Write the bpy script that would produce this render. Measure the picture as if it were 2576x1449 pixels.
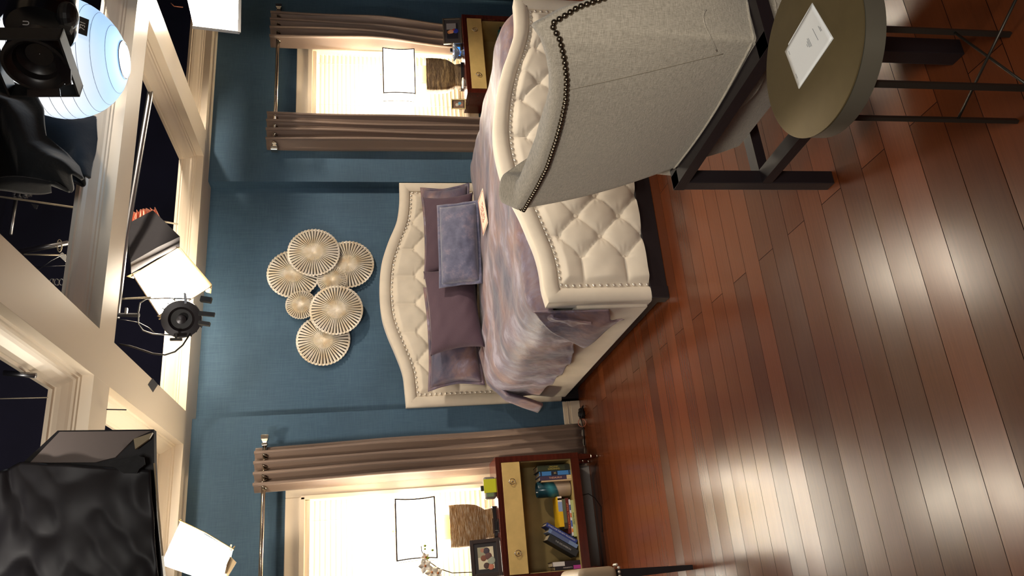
import bpy, bmesh, math, random
from math import sin, cos, pi, radians as R, sqrt, hypot, exp
from mathutils import Vector as V, Matrix, Euler, noise
for o in list(bpy.data.objects): bpy.data.objects.remove(o)
S = bpy.context.scene
COL = S.collection
# ------------------------------------------------------------------ camera (photo was taken with the phone turned on its side)
YAW, PITCH, ROLL, F = 0.374982, 0.1764828, -0.0208392, 1931.64
cy_, sy_ = cos(YAW), sin(YAW); cp_, sp_ = cos(PITCH), sin(PITCH); cr_, sr_ = cos(ROLL), sin(ROLL)
RM = (Matrix(((cr_, -sr_, 0), (sr_, cr_, 0), (0, 0, 1))) @ Matrix(((1, 0, 0), (0, cp_, -sp_), (0, sp_, cp_)))
      @ Matrix(((1, 0, 0), (0, 0, -1), (0, 1, 0))) @ Matrix(((cy_, -sy_, 0), (sy_, cy_, 0), (0, 0, 1))))
CAM = V((0, 0, 1.55))
cd = bpy.data.cameras.new('camera'); cam = bpy.data.objects.new('camera', cd); COL.objects.link(cam)
cd.sensor_fit = 'HORIZONTAL'; cd.sensor_width = 36; cd.lens = F / 2576 * 36; cd.clip_start = 0.02; cd.clip_end = 60
rt, up, bk = RM[1], RM[0], -RM[2]
cam.matrix_world = Matrix(((rt[0], up[0], bk[0], CAM[0]), (rt[1], up[1], bk[1], CAM[1]), (rt[2], up[2], bk[2], CAM[2]), (0, 0, 0, 1)))
S.camera = cam
def ray(x, y): return RM.transposed() @ V((((1449 - y) - 724.5) / F, (x - 1288) / F, 1))
def at(x, y, Y): d = ray(x, y); return CAM + d * (Y / d[1])          # point of the photo on the plane Y = const
def atx(x, y, X): d = ray(x, y); return CAM + d * (X / d[0])
# ------------------------------------------------------------------ world, exposure, lights
w = bpy.data.worlds.new('world'); S.world = w; w.use_nodes = True
w.node_tree.nodes['Background'].inputs[0].default_value = (0.55, 0.6, 0.8, 1); w.node_tree.nodes['Background'].inputs[1].default_value = 0.02
S.view_settings.view_transform = 'Standard'; S.view_settings.look = 'None'; S.view_settings.gamma = 1
S.view_settings.exposure = 0.42; S.view_settings.use_curve_mapping = False
def light(name, kind, loc, power, color, target=None, size=.3, spot=None, blend=.3, size_y=None):
    d = bpy.data.lights.new(name, kind); d.energy = power; d.color = color
    if kind == 'AREA':
        d.size = size
        if size_y: d.shape = 'RECTANGLE'; d.size_y = size_y
    else: d.shadow_soft_size = size
    if kind == 'SPOT': d.spot_size = R(spot); d.spot_blend = blend
    o = bpy.data.objects.new(name, d); COL.objects.link(o); o.location = loc
    if target is not None: o.rotation_euler = (V(target) - V(loc)).to_track_quat('-Z', 'Y').to_euler()
    return o
WARM = (1, .86, .70); NEUT = (1, .93, .85)
light('unseen_studio_spot', 'SPOT', (4.6, 2.6, 3.3), 330, WARM, (2.2, 5.5, 1.3), .12, 70, .4)
light('unseen_studio_spot', 'SPOT', (3.4, 0.9, 3.4), 220, WARM, (2.4, 4.6, .7), .15, 60, .5)
light('unseen_studio_spot', 'SPOT', (-1.2, 1.6, 3.3), 230, NEUT, (2.0, 5.2, 1.1), .2, 48, .6)
light('studio_softlight', 'AREA', (-0.4, -1.6, 2.7), 40, (1, .95, .88), (1.6, 3.0, .5), 1.0)
light('unseen_studio_spot', 'SPOT', (-0.6, -1.2, 2.9), 210, (1, .95, .88), (1.3, 1.75, .85), .3, 32, .8)  # unseen spot added to brighten the chair back and the table pages
light('unseen_studio_spot', 'SPOT', (.5, 4.3, 3.3), 60, WARM, (.7, 5.7, 1.6), .1, 80, .5)
# ------------------------------------------------------------------ materials
def lin(c): return tuple(((v / 255) / 12.92 if v / 255 <= .04045 else ((v / 255 + .055) / 1.055) ** 2.4) for v in c)
class NT:
    def __init__(s, name):
        s.m = bpy.data.materials.new(name); s.m.use_nodes = True; s.t = s.m.node_tree; s.b = s.t.nodes['Principled BSDF']; s.out = s.t.nodes['Material Output']
    def n(s, kind, **kw):
        nd = s.t.nodes.new(kind)
        for k, v in kw.items():
            if k[0] == 'i' and k[1:].isdigit(): nd.inputs[int(k[1:])].default_value = v
            else:
                try: nd.inputs[k].default_value = v
                except Exception: setattr(nd, k, v)
        return nd
    def l(s, a, b): s.t.links.new(a, b)
def mat(name, col, rough=.6, metal=0, emit=0, ecol=None, bump=0, bscale=60, var=0, vscale=6, sheen=0, coat=0, alpha=None, stretch=None, trans=0):
    t = NT(name); c = lin(col); b = t.b
    b.inputs['Base Color'].default_value = (*c, 1); b.inputs['Roughness'].default_value = rough; b.inputs['Metallic'].default_value = metal
    if sheen: b.inputs['Sheen Weight'].default_value = sheen; b.inputs['Sheen Roughness'].default_value = .4
    if coat: b.inputs['Coat Weight'].default_value = coat; b.inputs['Coat Roughness'].default_value = .12
    if emit: b.inputs['Emission Color'].default_value = (*(ecol or c), 1); b.inputs['Emission Strength'].default_value = emit
    if trans: b.inputs['Transmission Weight'].default_value = trans
    tc = t.n('ShaderNodeTexCoord'); mp = t.n('ShaderNodeMapping'); t.l(tc.outputs['Object'], mp.inputs[0])
    if stretch: mp.inputs['Scale'].default_value = stretch
    if var:
        nz = t.n('ShaderNodeTexNoise', Scale=vscale, Detail=4.0); t.l(mp.outputs[0], nz.inputs['Vector'])
        mr = t.n('ShaderNodeMapRange', i1=.3, i2=.7, i3=1 - var, i4=1 + var); t.l(nz.outputs[0], mr.inputs[0])
        hs = t.n('ShaderNodeHueSaturation', Color=(*c, 1)); t.l(mr.outputs[0], hs.inputs['Value']); t.l(hs.outputs[0], b.inputs['Base Color'])
    if bump:
        nz = t.n('ShaderNodeTexNoise', Scale=bscale, Detail=3.0); t.l(mp.outputs[0], nz.inputs['Vector'])
        bp = t.n('ShaderNodeBump', Strength=bump, Distance=.01); t.l(nz.outputs[0], bp.inputs['Height']); t.l(bp.outputs[0], b.inputs['Normal'])
    return t.m
def ramp(t, fac, stops):
    r = t.n('ShaderNodeValToRGB'); e = r.color_ramp.elements
    while len(e) < len(stops): e.new(.5)
    for i, (p, c) in enumerate(stops): e[i].position = p; e[i].color = (*lin(c), 1)
    t.l(fac, r.inputs[0]); return r
def weave(name, c1, c2, rough, sv, sh, bstr=.3, sheen=0, patch=.12):     # fibres: long noise in two directions
    t = NT(name); tc = t.n('ShaderNodeTexCoord')
    outs = []
    for sc in (sv, sh):
        mp = t.n('ShaderNodeMapping'); mp.inputs['Scale'].default_value = sc; t.l(tc.outputs['Object'], mp.inputs[0])
        nz = t.n('ShaderNodeTexNoise', Scale=1.0, Detail=3.0, Roughness=.6); t.l(mp.outputs[0], nz.inputs['Vector']); outs.append(nz.outputs[0])
    ad = t.n('ShaderNodeMath', operation='ADD'); t.l(outs[0], ad.inputs[0]); t.l(outs[1], ad.inputs[1])
    hf = t.n('ShaderNodeMath', operation='MULTIPLY', i1=.5); t.l(ad.outputs[0], hf.inputs[0])
    r = ramp(t, hf.outputs[0], [(.38, c1), (.62, c2)])
    nz = t.n('ShaderNodeTexNoise', Scale=2.2, Detail=3.0); t.l(tc.outputs['Object'], nz.inputs['Vector'])
    mr = t.n('ShaderNodeMapRange', i1=.3, i2=.7, i3=1 - patch, i4=1 + patch); t.l(nz.outputs[0], mr.inputs[0])
    hs = t.n('ShaderNodeHueSaturation'); t.l(r.outputs[0], hs.inputs['Color']); t.l(mr.outputs[0], hs.inputs['Value']); t.l(hs.outputs[0], t.b.inputs['Base Color'])
    bp = t.n('ShaderNodeBump', Strength=bstr, Distance=.004); t.l(hf.outputs[0], bp.inputs['Height']); t.l(bp.outputs[0], t.b.inputs['Normal'])
    t.b.inputs['Roughness'].default_value = rough
    if sheen: t.b.inputs['Sheen Weight'].default_value = sheen
    return t.m
M = {}
M['wall'] = weave('teal_grasscloth', (50, 78, 100), (66, 94, 114), .75, (260, 260, 7), (9, 9, 420), .25, patch=.1)
M['trim'] = mat('cream_paint', (226, 210, 186), .38, bump=.03, bscale=20)
M['black'] = mat('black_paint', (10, 10, 12), .55)
M['stage'] = mat('stage_drape', (44, 44, 68), .95, var=.4, vscale=.6)
M['cream_velvet'] = mat('cream_velvet', (222, 210, 190), .7, sheen=.35, var=.05, vscale=9, bump=.05, bscale=500)
M['pewter'] = mat('pewter_nail', (232, 224, 210), .3, .6)
M['bronze_nail'] = mat('bronze_nail', (116, 104, 88), .26, .95)
M['espresso'] = mat('espresso_wood', (30, 24, 26), .42, bump=.06, bscale=40, stretch=(1, 1, 6))
M['mahogany'] = mat('mahogany', (74, 28, 18), .22, var=.3, vscale=5, stretch=(1, 8, 8), coat=.4)
M['gold'] = mat('gold_leaf_paint', (216, 186, 118), .42, .15, var=.08, vscale=14, bump=.04, bscale=150)
M['gilt'] = mat('shaded_gilt_lining', (168, 146, 92), .5, .1, var=.08, vscale=10)  # drawer gold darkened to paint in the shade of the open shelf
M['chrome'] = mat('brushed_nickel', (200, 190, 176), .2, 1)
M['steel'] = mat('galvanised_steel', (150, 150, 152), .35, 1)
M['linen'] = weave('grey_linen', (150, 140, 122), (196, 184, 164), .85, (700, 700, 60), (60, 60, 700), .5, .2, patch=.04)
M['brass'] = mat('aged_brass', (104, 90, 60), .5, .45, var=.12, vscale=9, bump=.03, bscale=90)
M['gunmetal'] = mat('gunmetal', (122, 118, 102), .4, .6)
M['darkmetal'] = mat('dark_gunmetal', (70, 64, 56), .4, .7)
M['curtain'] = mat('taupe_curtain', (128, 108, 94), .55, sheen=.3, bump=.06, bscale=300)
M['blind'] = mat('ivory_slat', (240, 232, 214), .5)
M['mauve'] = mat('mauve_quilting', (80, 60, 72), .8, sheen=.2, bump=.25, bscale=160)
M['paper'] = mat('white_paper', (236, 236, 232), .6)
M['ink'] = mat('grey_ink', (90, 90, 100), .7)
M['redink'] = mat('red_ink', (196, 60, 50), .7)
M['tape'] = mat('black_tape', (14, 14, 16), .6, bump=.1)
M['chalk'] = mat('white_marker', (200, 200, 200), .7)
M['rope'] = mat('white_rope', (196, 184, 160), .9, bump=.6, bscale=300)
M['copper'] = mat('copper_foil', (226, 150, 124), .42, .6, bump=.3, bscale=30)
M['foil'] = mat('black_foil', (30, 28, 31), .5, bump=.35, bscale=5)
M['cloth'] = mat('black_duvetyne', (30, 34, 38), .95, sheen=.3, bump=.15, bscale=40, var=.2)
M['greycard'] = mat('dark_grey_foam', (58, 56, 60), .8, var=.1)
M['tan'] = mat('tan_gel', (190, 168, 132), .5)
M['cable'] = mat('black_rubber', (16, 15, 15), .5)
M['darkframe'] = mat('dark_bronze_frame', (44, 30, 26), .35, bump=.05)
M['silverframe'] = mat('silver_frame', (150, 138, 120), .32, .8, bump=.2, bscale=200)
M['champagne'] = mat('champagne_frame', (196, 172, 120), .3, .7)
M['screen'] = mat('blue_clock_screen', (60, 150, 255), .3, emit=.8)
M['clock'] = mat('silver_plastic', (128, 122, 116), .35, .3)
M['note'] = mat('yellow_green_note', (196, 200, 30), .7)
M['glassblue'] = mat('blue_glass', (196, 212, 232), .08, trans=.75)
M['pod'] = mat('pearl_shell', (215, 206, 190), .3, coat=.5)
M['lampglow'] = mat('lamp_shade_linen', (255, 246, 225), .8, emit=5.5, ecol=(1, .93, .80))
M['softglow'] = mat('diffusion_gel', (255, 250, 240), .8, emit=46, ecol=(1, .87, .68))
M['lantern'] = None
M['lamplit'] = mat('lamplit_bronze', (224, 200, 150), .5)
M['beige_vinyl'] = mat('beige_leather', (168, 148, 122), .5, bump=.1, bscale=200)
M['petal'] = mat('white_petal', (250, 244, 230), .6)
M['bud'] = mat('green_bud', (150, 165, 40), .5)
M['stem'] = mat('orchid_stem', (70, 56, 36), .6)
M['vasewhite'] = mat('cream_ceramic', (196, 180, 158), .25)
M['page'] = mat('book_pages', (206, 190, 156), .8, bump=.3, bscale=400, stretch=(1, 1, 12))
def lantern_mat():
    t = NT('rice_paper'); tc = t.n('ShaderNodeTexCoord'); sp = t.n('ShaderNodeSeparateXYZ'); t.l(tc.outputs['Object'], sp.inputs[0])
    t.b.inputs['Base Color'].default_value = (.25, .30, .36, 1); t.b.inputs['Roughness'].default_value = .9
    # glow painted into the emission: white on the upper near side, fading to blue
    d = t.n('ShaderNodeVectorMath', operation='DISTANCE'); d.inputs[1].default_value = (-.20, -.18, .13); t.l(tc.outputs['Object'], d.inputs[0])
    r = t.n('ShaderNodeValToRGB'); e = r.color_ramp.elements; e.new(.5)
    e[0].position = .38; e[0].color = (1.0, 1.0, 1.0, 1); e[1].position = .66; e[1].color = (.42, .66, .92, 1); e[2].position = .92; e[2].color = (.20, .42, .86, 1)
    mr = t.n('ShaderNodeMapRange', i1=0., i2=.6); t.l(d.outputs['Value'], mr.inputs[0]); t.l(mr.outputs[0], r.inputs[0])
    t.l(r.outputs[0], t.b.inputs['Emission Color']); t.b.inputs['Emission Strength'].default_value = .75
    return t.m
M['lantern'] = lantern_mat()
def duvet_mat():
    t = NT('cloud_print_sateen'); tc = t.n('ShaderNodeTexCoord'); mp = t.n('ShaderNodeMapping'); mp.inputs['Scale'].default_value = (1.5, 2.8, 2.2); mp.inputs['Rotation'].default_value = (0, 0, .5)
    t.l(tc.outputs['Object'], mp.inputs[0])
    n1 = t.n('ShaderNodeTexNoise', Scale=1.6, Detail=7.0, Roughness=.62, Distortion=.6); t.l(mp.outputs[0], n1.inputs['Vector'])
    n2 = t.n('ShaderNodeTexNoise', Scale=1.0, Detail=4.0, Roughness=.6); t.l(mp.outputs[0], n2.inputs['Vector'])
    r1 = ramp(t, n1.outputs[0], [(.38, (62, 62, 84)), (.45, (98, 84, 100)), (.50, (124, 98, 98)), (.55, (128, 116, 134)), (.62, (180, 174, 192))])
    r2 = ramp(t, n2.outputs[0], [(.40, (78, 74, 98)), (.5, (108, 88, 98)), (.58, (150, 114, 102))])
    mx = t.n('ShaderNodeMixRGB', Fac=.45); t.l(r1.outputs[0], mx.inputs[1]); t.l(r2.outputs[0], mx.inputs[2]); t.l(mx.outputs[0], t.b.inputs['Base Color'])
    n3 = t.n('ShaderNodeTexNoise', Scale=9.0, Detail=3.0); t.l(mp.outputs[0], n3.inputs['Vector'])
    bp = t.n('ShaderNodeBump', Strength=.25, Distance=.02); t.l(n3.outputs[0], bp.inputs['Height']); t.l(bp.outputs[0], t.b.inputs['Normal'])
    t.b.inputs['Roughness'].default_value = .5; t.b.inputs['Sheen Weight'].default_value = .3
    return t.m
M['duvet'] = duvet_mat()
def velvet_mat():
    t = NT('blue_velvet'); tc = t.n('ShaderNodeTexCoord')
    n1 = t.n('ShaderNodeTexNoise', Scale=9.0, Detail=8.0, Roughness=.75); t.l(tc.outputs['Object'], n1.inputs['Vector'])
    r = ramp(t, n1.outputs[0], [(.32, (66, 70, 98)), (.52, (90, 92, 120)), (.68, (134, 122, 138))]); t.l(r.outputs[0], t.b.inputs['Base Color'])
    t.b.inputs['Roughness'].default_value = .7; t.b.inputs['Sheen Weight'].default_value = .8
    bp = t.n('ShaderNodeBump', Strength=.2, Distance=.01); t.l(n1.outputs[0], bp.inputs['Height']); t.l(bp.outputs[0], t.b.inputs['Normal'])
    return t.m
M['velvet'] = velvet_mat()
def bark_mat(name, c1, c2, c3, sc, st):
    t = NT(name); tc = t.n('ShaderNodeTexCoord'); mp = t.n('ShaderNodeMapping'); mp.inputs['Scale'].default_value = st; t.l(tc.outputs['Object'], mp.inputs[0])
    n1 = t.n('ShaderNodeTexNoise', Scale=sc, Detail=6.0, Roughness=.7); t.l(mp.outputs[0], n1.inputs['Vector'])
    r = ramp(t, n1.outputs[0], [(.34, c1), (.5, c2), (.64, c3)]); t.l(r.outputs[0], t.b.inputs['Base Color'])
    bp = t.n('ShaderNodeBump', Strength=.8, Distance=.01); t.l(n1.outputs[0], bp.inputs['Height']); t.l(bp.outputs[0], t.b.inputs['Normal'])
    t.b.inputs['Roughness'].default_value = .4; t.b.inputs['Metallic'].default_value = .35
    return t.m
M['barkL'] = bark_mat('ribbed_bronze', (84, 52, 26), (150, 112, 66), (196, 186, 168), 5, (3, 3, 40))
M['barkR'] = bark_mat('hammered_bronze', (70, 52, 34), (108, 88, 62), (160, 134, 92), 9, (1, 1, 4))
def floor_mat():
    t = NT('hardwood_planks'); tc = t.n('ShaderNodeTexCoord'); mp = t.n('ShaderNodeMapping'); t.l(tc.outputs['Object'], mp.inputs[0])
    mp.inputs['Location'].default_value = (.17, -.111, 0)
    def brick(ms):
        b = t.n('ShaderNodeTexBrick', Scale=1.0); b.inputs['Mortar Size'].default_value = ms; b.inputs['Mortar Smooth'].default_value = .1
        b.inputs['Brick Width'].default_value = 2.1; b.inputs['Row Height'].default_value = .1225; b.inputs['Bias'].default_value = 0
        b.offset = .37; b.offset_frequency = 2; b.squash = 1; b.squash_frequency = 2
        b.inputs['Color1'].default_value = (0, 0, 0, 1); b.inputs['Color2'].default_value = (1, 1, 1, 1); b.inputs['Mortar'].default_value = (.5, .5, .5, 1)
        t.l(mp.outputs[0], b.inputs['Vector']); return b
    b = brick(0.0012)
    r = ramp(t, b.outputs['Color'], [(0, (86, 42, 20)), (.5, (102, 51, 25)), (1, (118, 60, 30))])
    m2 = t.n('ShaderNodeMapping'); m2.inputs['Scale'].default_value = (.9, 40, 1); t.l(tc.outputs['Object'], m2.inputs[0])
    g = t.n('ShaderNodeTexNoise', Scale=3.0, Detail=6.0, Roughness=.65); t.l(m2.outputs[0], g.inputs['Vector'])
    gr = t.n('ShaderNodeMapRange', i1=.3, i2=.7, i3=.9, i4=1.1); t.l(g.outputs[0], gr.inputs[0])
    hs = t.n('ShaderNodeHueSaturation'); t.l(r.outputs[0], hs.inputs['Color']); t.l(gr.outputs[0], hs.inputs['Value'])
    mx = t.n('ShaderNodeMixRGB'); t.l(b.outputs['Fac'], mx.inputs[0]); t.l(hs.outputs[0], mx.inputs[1]); mx.inputs[2].default_value = (.012, .005, .003, 1)
    t.l(mx.outputs[0], t.b.inputs['Base Color'])
    n2 = t.n('ShaderNodeTexNoise', Scale=5.0, Detail=4.0); t.l(tc.outputs['Object'], n2.inputs['Vector'])
    rr = t.n('ShaderNodeMapRange', i1=.3, i2=.7, i3=.22, i4=.26); t.l(n2.outputs[0], rr.inputs[0]); t.l(rr.outputs[0], t.b.inputs['Roughness'])
    # every board lies at a slightly different tilt
    ge = t.n('ShaderNodeNewGeometry'); sb = t.n('ShaderNodeMath', operation='SUBTRACT', i1=.5); t.l(b.outputs['Color'], sb.inputs[0])
    ml = t.n('ShaderNodeMath', operation='MULTIPLY', i1=.05); t.l(sb.outputs[0], ml.inputs[0])
    cx = t.n('ShaderNodeCombineXYZ'); t.l(ml.outputs[0], cx.inputs[1]); va = t.n('ShaderNodeVectorMath', operation='ADD'); t.l(ge.outputs['Normal'], va.inputs[0]); t.l(cx.outputs[0], va.inputs[1])
    nm = t.n('ShaderNodeVectorMath', operation='NORMALIZE'); t.l(va.outputs[0], nm.inputs[0])
    inv = t.n('ShaderNodeMath', operation='SUBTRACT', i0=1.0); t.l(b.outputs['Fac'], inv.inputs[1])
    bp = t.n('ShaderNodeBump', Strength=.15, Distance=.002); t.l(inv.outputs[0], bp.inputs['Height']); t.l(nm.outputs[0], bp.inputs['Normal']); t.l(bp.outputs[0], t.b.inputs['Normal'])
    sl = t.n('ShaderNodeMath', operation='MULTIPLY', i1=.5); t.l(inv.outputs[0], sl.inputs[0]); t.l(sl.outputs[0], t.b.inputs['Specular IOR Level'])
    return t.m
M['floor'] = floor_mat()
_cm = {}
def cm(c, rough=.55):
    if (c, rough) not in _cm: _cm[(c, rough)] = mat('tone_%d_%d_%d' % c, c, rough)
    return _cm[(c, rough)]
# ------------------------------------------------------------------ mesh helpers
class MB:
    def __init__(s): s.bm = bmesh.new()
    def box(s, a, b, bev=0, seg=2, mtx=None):
        a, b = V(a), V(b); r = bmesh.ops.create_cube(s.bm, size=1); vs = r['verts']
        bmesh.ops.scale(s.bm, vec=(b - a), verts=vs); bmesh.ops.translate(s.bm, vec=(a + b) / 2, verts=vs)
        if bev:
            es = list({e for v in vs for e in v.link_edges}); rb = bmesh.ops.bevel(s.bm, geom=es, offset=bev, segments=seg, affect='EDGES', profile=.5)
            vs = list({v for f in rb['faces'] for v in f.verts} | {v for v in vs if v.is_valid})
        if mtx: bmesh.ops.transform(s.bm, matrix=mtx, verts=vs)
        return s
    def tube(s, pts, r, n=10, caps=True):
        pts = [V(p) for p in pts]; rs = r if isinstance(r, (list, tuple)) else [r] * len(pts); rings = []; pv = None
        for i, p in enumerate(pts):
            d = (pts[min(i + 1, len(pts) - 1)] - pts[max(i - 1, 0)]).normalized()
            if pv is None: pv = d.orthogonal().normalized()
            pv = (pv - d * pv.dot(d)).normalized(); q = d.cross(pv)
            rings.append([s.bm.verts.new(p + (pv * cos(2 * pi * k / n) + q * sin(2 * pi * k / n)) * rs[i]) for k in range(n)])
        for a, b in zip(rings, rings[1:]):
            for k in range(n): s.bm.faces.new((a[k], a[(k + 1) % n], b[(k + 1) % n], b[k]))
        if caps: s.bm.faces.new(rings[0][::-1]); s.bm.faces.new(rings[-1])
        return s
    def bar(s, a, b, w, h, upv=(0, 0, 1)):
        a, b = V(a), V(b); d = (b - a).normalized(); u = V(upv); u = (u - d * u.dot(d)).normalized(); q = d.cross(u)
        vs = [s.bm.verts.new(p + q * (w / 2) * i + u * (h / 2) * j) for p in (a, b) for i, j in ((-1, -1), (1, -1), (1, 1), (-1, 1))]
        for f in ((0, 1, 2, 3), (7, 6, 5, 4), (0, 4, 5, 1), (1, 5, 6, 2), (2, 6, 7, 3), (3, 7, 4, 0)): s.bm.faces.new([vs[i] for i in f])
        return s
    def lathe(s, prof, c=(0, 0, 0), n=32, mtx=None, cap=True):
        rings = []; vs = []
        for r, z in prof:
            ring = [s.bm.verts.new((c[0] + r * cos(2 * pi * k / n), c[1] + r * sin(2 * pi * k / n), c[2] + z)) for k in range(n)]; rings.append(ring); vs += ring
        for a, b in zip(rings, rings[1:]):
            for k in range(n): s.bm.faces.new((a[k], a[(k + 1) % n], b[(k + 1) % n], b[k]))
        if cap: s.bm.faces.new(rings[0][::-1]); s.bm.faces.new(rings[-1])
        if mtx: bmesh.ops.transform(s.bm, matrix=mtx, verts=vs)
        return s
    def ball(s, c, r, u=16, v=10, sc=(1, 1, 1)):
        q = bmesh.ops.create_uvsphere(s.bm, u_segments=u, v_segments=v, radius=r)
        bmesh.ops.scale(s.bm, vec=sc, verts=q['verts']); bmesh.ops.translate(s.bm, vec=c, verts=q['verts']); return s
    def prism(s, pts, off):                       # polygon of 3-D points pushed by off
        off = V(off); a = [s.bm.verts.new(V(p)) for p in pts]; b = [s.bm.verts.new(V(p) + off) for p in pts]; n = len(a)
        s.bm.faces.new(a); s.bm.faces.new(b[::-1])
        for i in range(n): s.bm.faces.new((a[i], b[i], b[(i + 1) % n], a[(i + 1) % n]))
        return s
    def grid(s, fn, nu, nv, wrapu=False):
        g = [[s.bm.verts.new(fn(i / nu, j / nv)) for j in range(nv + 1)] for i in range(nu if wrapu else nu + 1)]
        for i in range(nu):
            for j in range(nv):
                a, b = g[i], g[(i + 1) % len(g)]
                s.bm.faces.new((a[j], b[j], b[j + 1], a[j + 1]))
        return g
    def sweep(s, path, prof, frame, closed=False):  # frame(i) -> (origin, e1, e2)
        rings = []
        for i in range(len(path)):
            o, e1, e2 = frame(i); rings.append([s.bm.verts.new(o + e1 * a + e2 * b) for a, b in prof])
        n = len(prof)
        for a, b in zip(rings, rings[1:]):
            for k in range(n): s.bm.faces.new((a[k], a[(k + 1) % n], b[(k + 1) % n], b[k]))
        s.bm.faces.new(rings[0][::-1]); s.bm.faces.new(rings[-1])
        return s
    def build(s, name, m, parent=None, smooth=False, origin=None, local=False, sub=0, solid=0):
        bmesh.ops.remove_doubles(s.bm, verts=s.bm.verts, dist=1e-6)
        bmesh.ops.recalc_face_normals(s.bm, faces=s.bm.faces)
        pl = V((0, 0, 0))
        if not local:
            q = parent
            while q is not None: pl += q.location; q = q.parent
        if origin is not None: pl = V(origin)
        if not local or origin is not None: bmesh.ops.translate(s.bm, vec=-pl, verts=s.bm.verts)
        me = bpy.data.meshes.new(name); s.bm.to_mesh(me); s.bm.free()
        for p in me.polygons: p.use_smooth = bool(smooth)
        if smooth and smooth is not True: me.set_sharp_from_angle(angle=R(smooth))
        for k in (m if isinstance(m, (list, tuple)) else [m]): me.materials.append(k)
        o = bpy.data.objects.new(name, me); COL.objects.link(o)
        if parent is not None: o.parent = parent
        if origin is not None: o.location = pl
        if solid: d = o.modifiers.new('solid', 'SOLIDIFY'); d.thickness = solid; d.offset = 0
        if sub: d = o.modifiers.new('sub', 'SUBSURF'); d.levels = sub; d.render_levels = sub
        return o
def tag(o, label, cat, group=None):
    o['label'] = label; o['category'] = cat
    if group: o['group'] = group
    return o
def thing(name, label, cat, loc, group=None, rot=None):
    o = bpy.data.objects.new(name, None); COL.objects.link(o); o.location = loc; o.empty_display_size = .05
    if rot: o.rotation_euler = rot
    return tag(o, label, cat, group)
def struct(o): o['kind'] = 'structure'; return o
def copy_part(o, parent, loc): c = o.copy(); COL.objects.link(c); c.parent = parent; c.location = loc; return c
def text(body, size, m, parent, mtx, name='lettering', extrude=.0004, align='CENTER'):
    cu = bpy.data.curves.new(name, 'FONT'); cu.body = body; cu.size = size; cu.extrude = extrude; cu.align_x = align; cu.align_y = 'CENTER'
    ob = bpy.data.objects.new('tmp', cu); COL.objects.link(ob); bpy.context.view_layer.update()
    me = bpy.data.meshes.new_from_object(ob.evaluated_get(bpy.context.evaluated_depsgraph_get())); bpy.data.objects.remove(ob); me.transform(mtx)
    me.materials.clear(); me.materials.append(m); me.name = name
    o = bpy.data.objects.new(name, me); COL.objects.link(o); o.parent = parent; return o
def axes(ex, ey, o): ex, ey = V(ex).normalized(), V(ey).normalized(); ez = ex.cross(ey); return Matrix(((ex[0], ey[0], ez[0], o[0]), (ex[1], ey[1], ez[1], o[1]), (ex[2], ey[2], ez[2], o[2]), (0, 0, 0, 1)))
def interp(tab, x):
    if x <= tab[0][0]: return tab[0][1]
    for (a, b), (c, d) in zip(tab, tab[1:]):
        if x <= c: t = (x - a) / (c - a); return b + (d - b) * t
    return tab[-1][1]
def sinterp(tab, x):                              # smooth (cubic hermite) version
    n = len(tab)
    if x <= tab[0][0]: return tab[0][1]
    if x >= tab[-1][0]: return tab[-1][1]
    for i in range(n - 1):
        if x <= tab[i + 1][0]: break
    sl = lambda k: (tab[min(k + 1, n - 1)][1] - tab[max(k - 1, 0)][1]) / (tab[min(k + 1, n - 1)][0] - tab[max(k - 1, 0)][0])
    (x0, y0), (x1, y1) = tab[i], tab[i + 1]; h = x1 - x0; t = (x - x0) / h
    return (2*t**3 - 3*t**2 + 1)*y0 + (t**3 - 2*t**2 + t)*h*sl(i) + (-2*t**3 + 3*t**2)*y1 + (t**3 - t**2)*h*sl(i + 1)
sstep = lambda a, b, x: (lambda t: t * t * (3 - 2 * t))(min(1, max(0, (x - a) / (b - a))))
# ------------------------------------------------------------------ setting
m = MB(); m.box((-4, -3, -.05), (8.5, 9, 0)); struct(m.build('floor', M['floor']))
ZW = 2.86                                          # height of the soffit of the coffered beams
def wallseg(m, x0, x1, y, holes=()):               # wall with rectangular openings
    xs = sorted({x0, x1, *[h[0] for h in holes], *[h[1] for h in holes]})
    for a, b in zip(xs, xs[1:]):
        hs = [h for h in holes if h[0] <= a and h[1] >= b]
        if not hs: m.box((a, y, 0), (b, y + .13, ZW))
        else: m.box((a, y, 0), (b, y + .13, hs[0][2])); m.box((a, y, hs[0][3]), (b, y + .13, ZW))
WY = 5.75; NY = 5.86
WIN = [(-.12, .705, .70, 2.045), (3.865, 4.575, .70, 2.03)]
m = MB(); wallseg(m, -3, 1.305, WY, [WIN[0]]); wallseg(m, 1.305, 3.245, NY); wallseg(m, 3.245, 5.18, WY, [WIN[1]]); m.box((5.18, WY - .05, 0), (5.75, WY + .1, ZW))
m.box((5.75, WY - .05, 0), (8, WY + .1, ZW))
struct(m.build('wall_back', M['wall']))
m = MB(); m.box((-4, 8.4, -.05), (8.5, 8.5, 6)); struct(m.build('wall_stage', M['stage']))
m = MB(); m.box((8.4, -3, -.05), (8.5, 8.4, 6)); struct(m.build('wall_right', M['stage']))
m = MB(); m.box((-4, -3, 5.6), (8.5, 8.5, 5.7)); struct(m.build('ceiling_stage', M['stage']))
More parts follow.
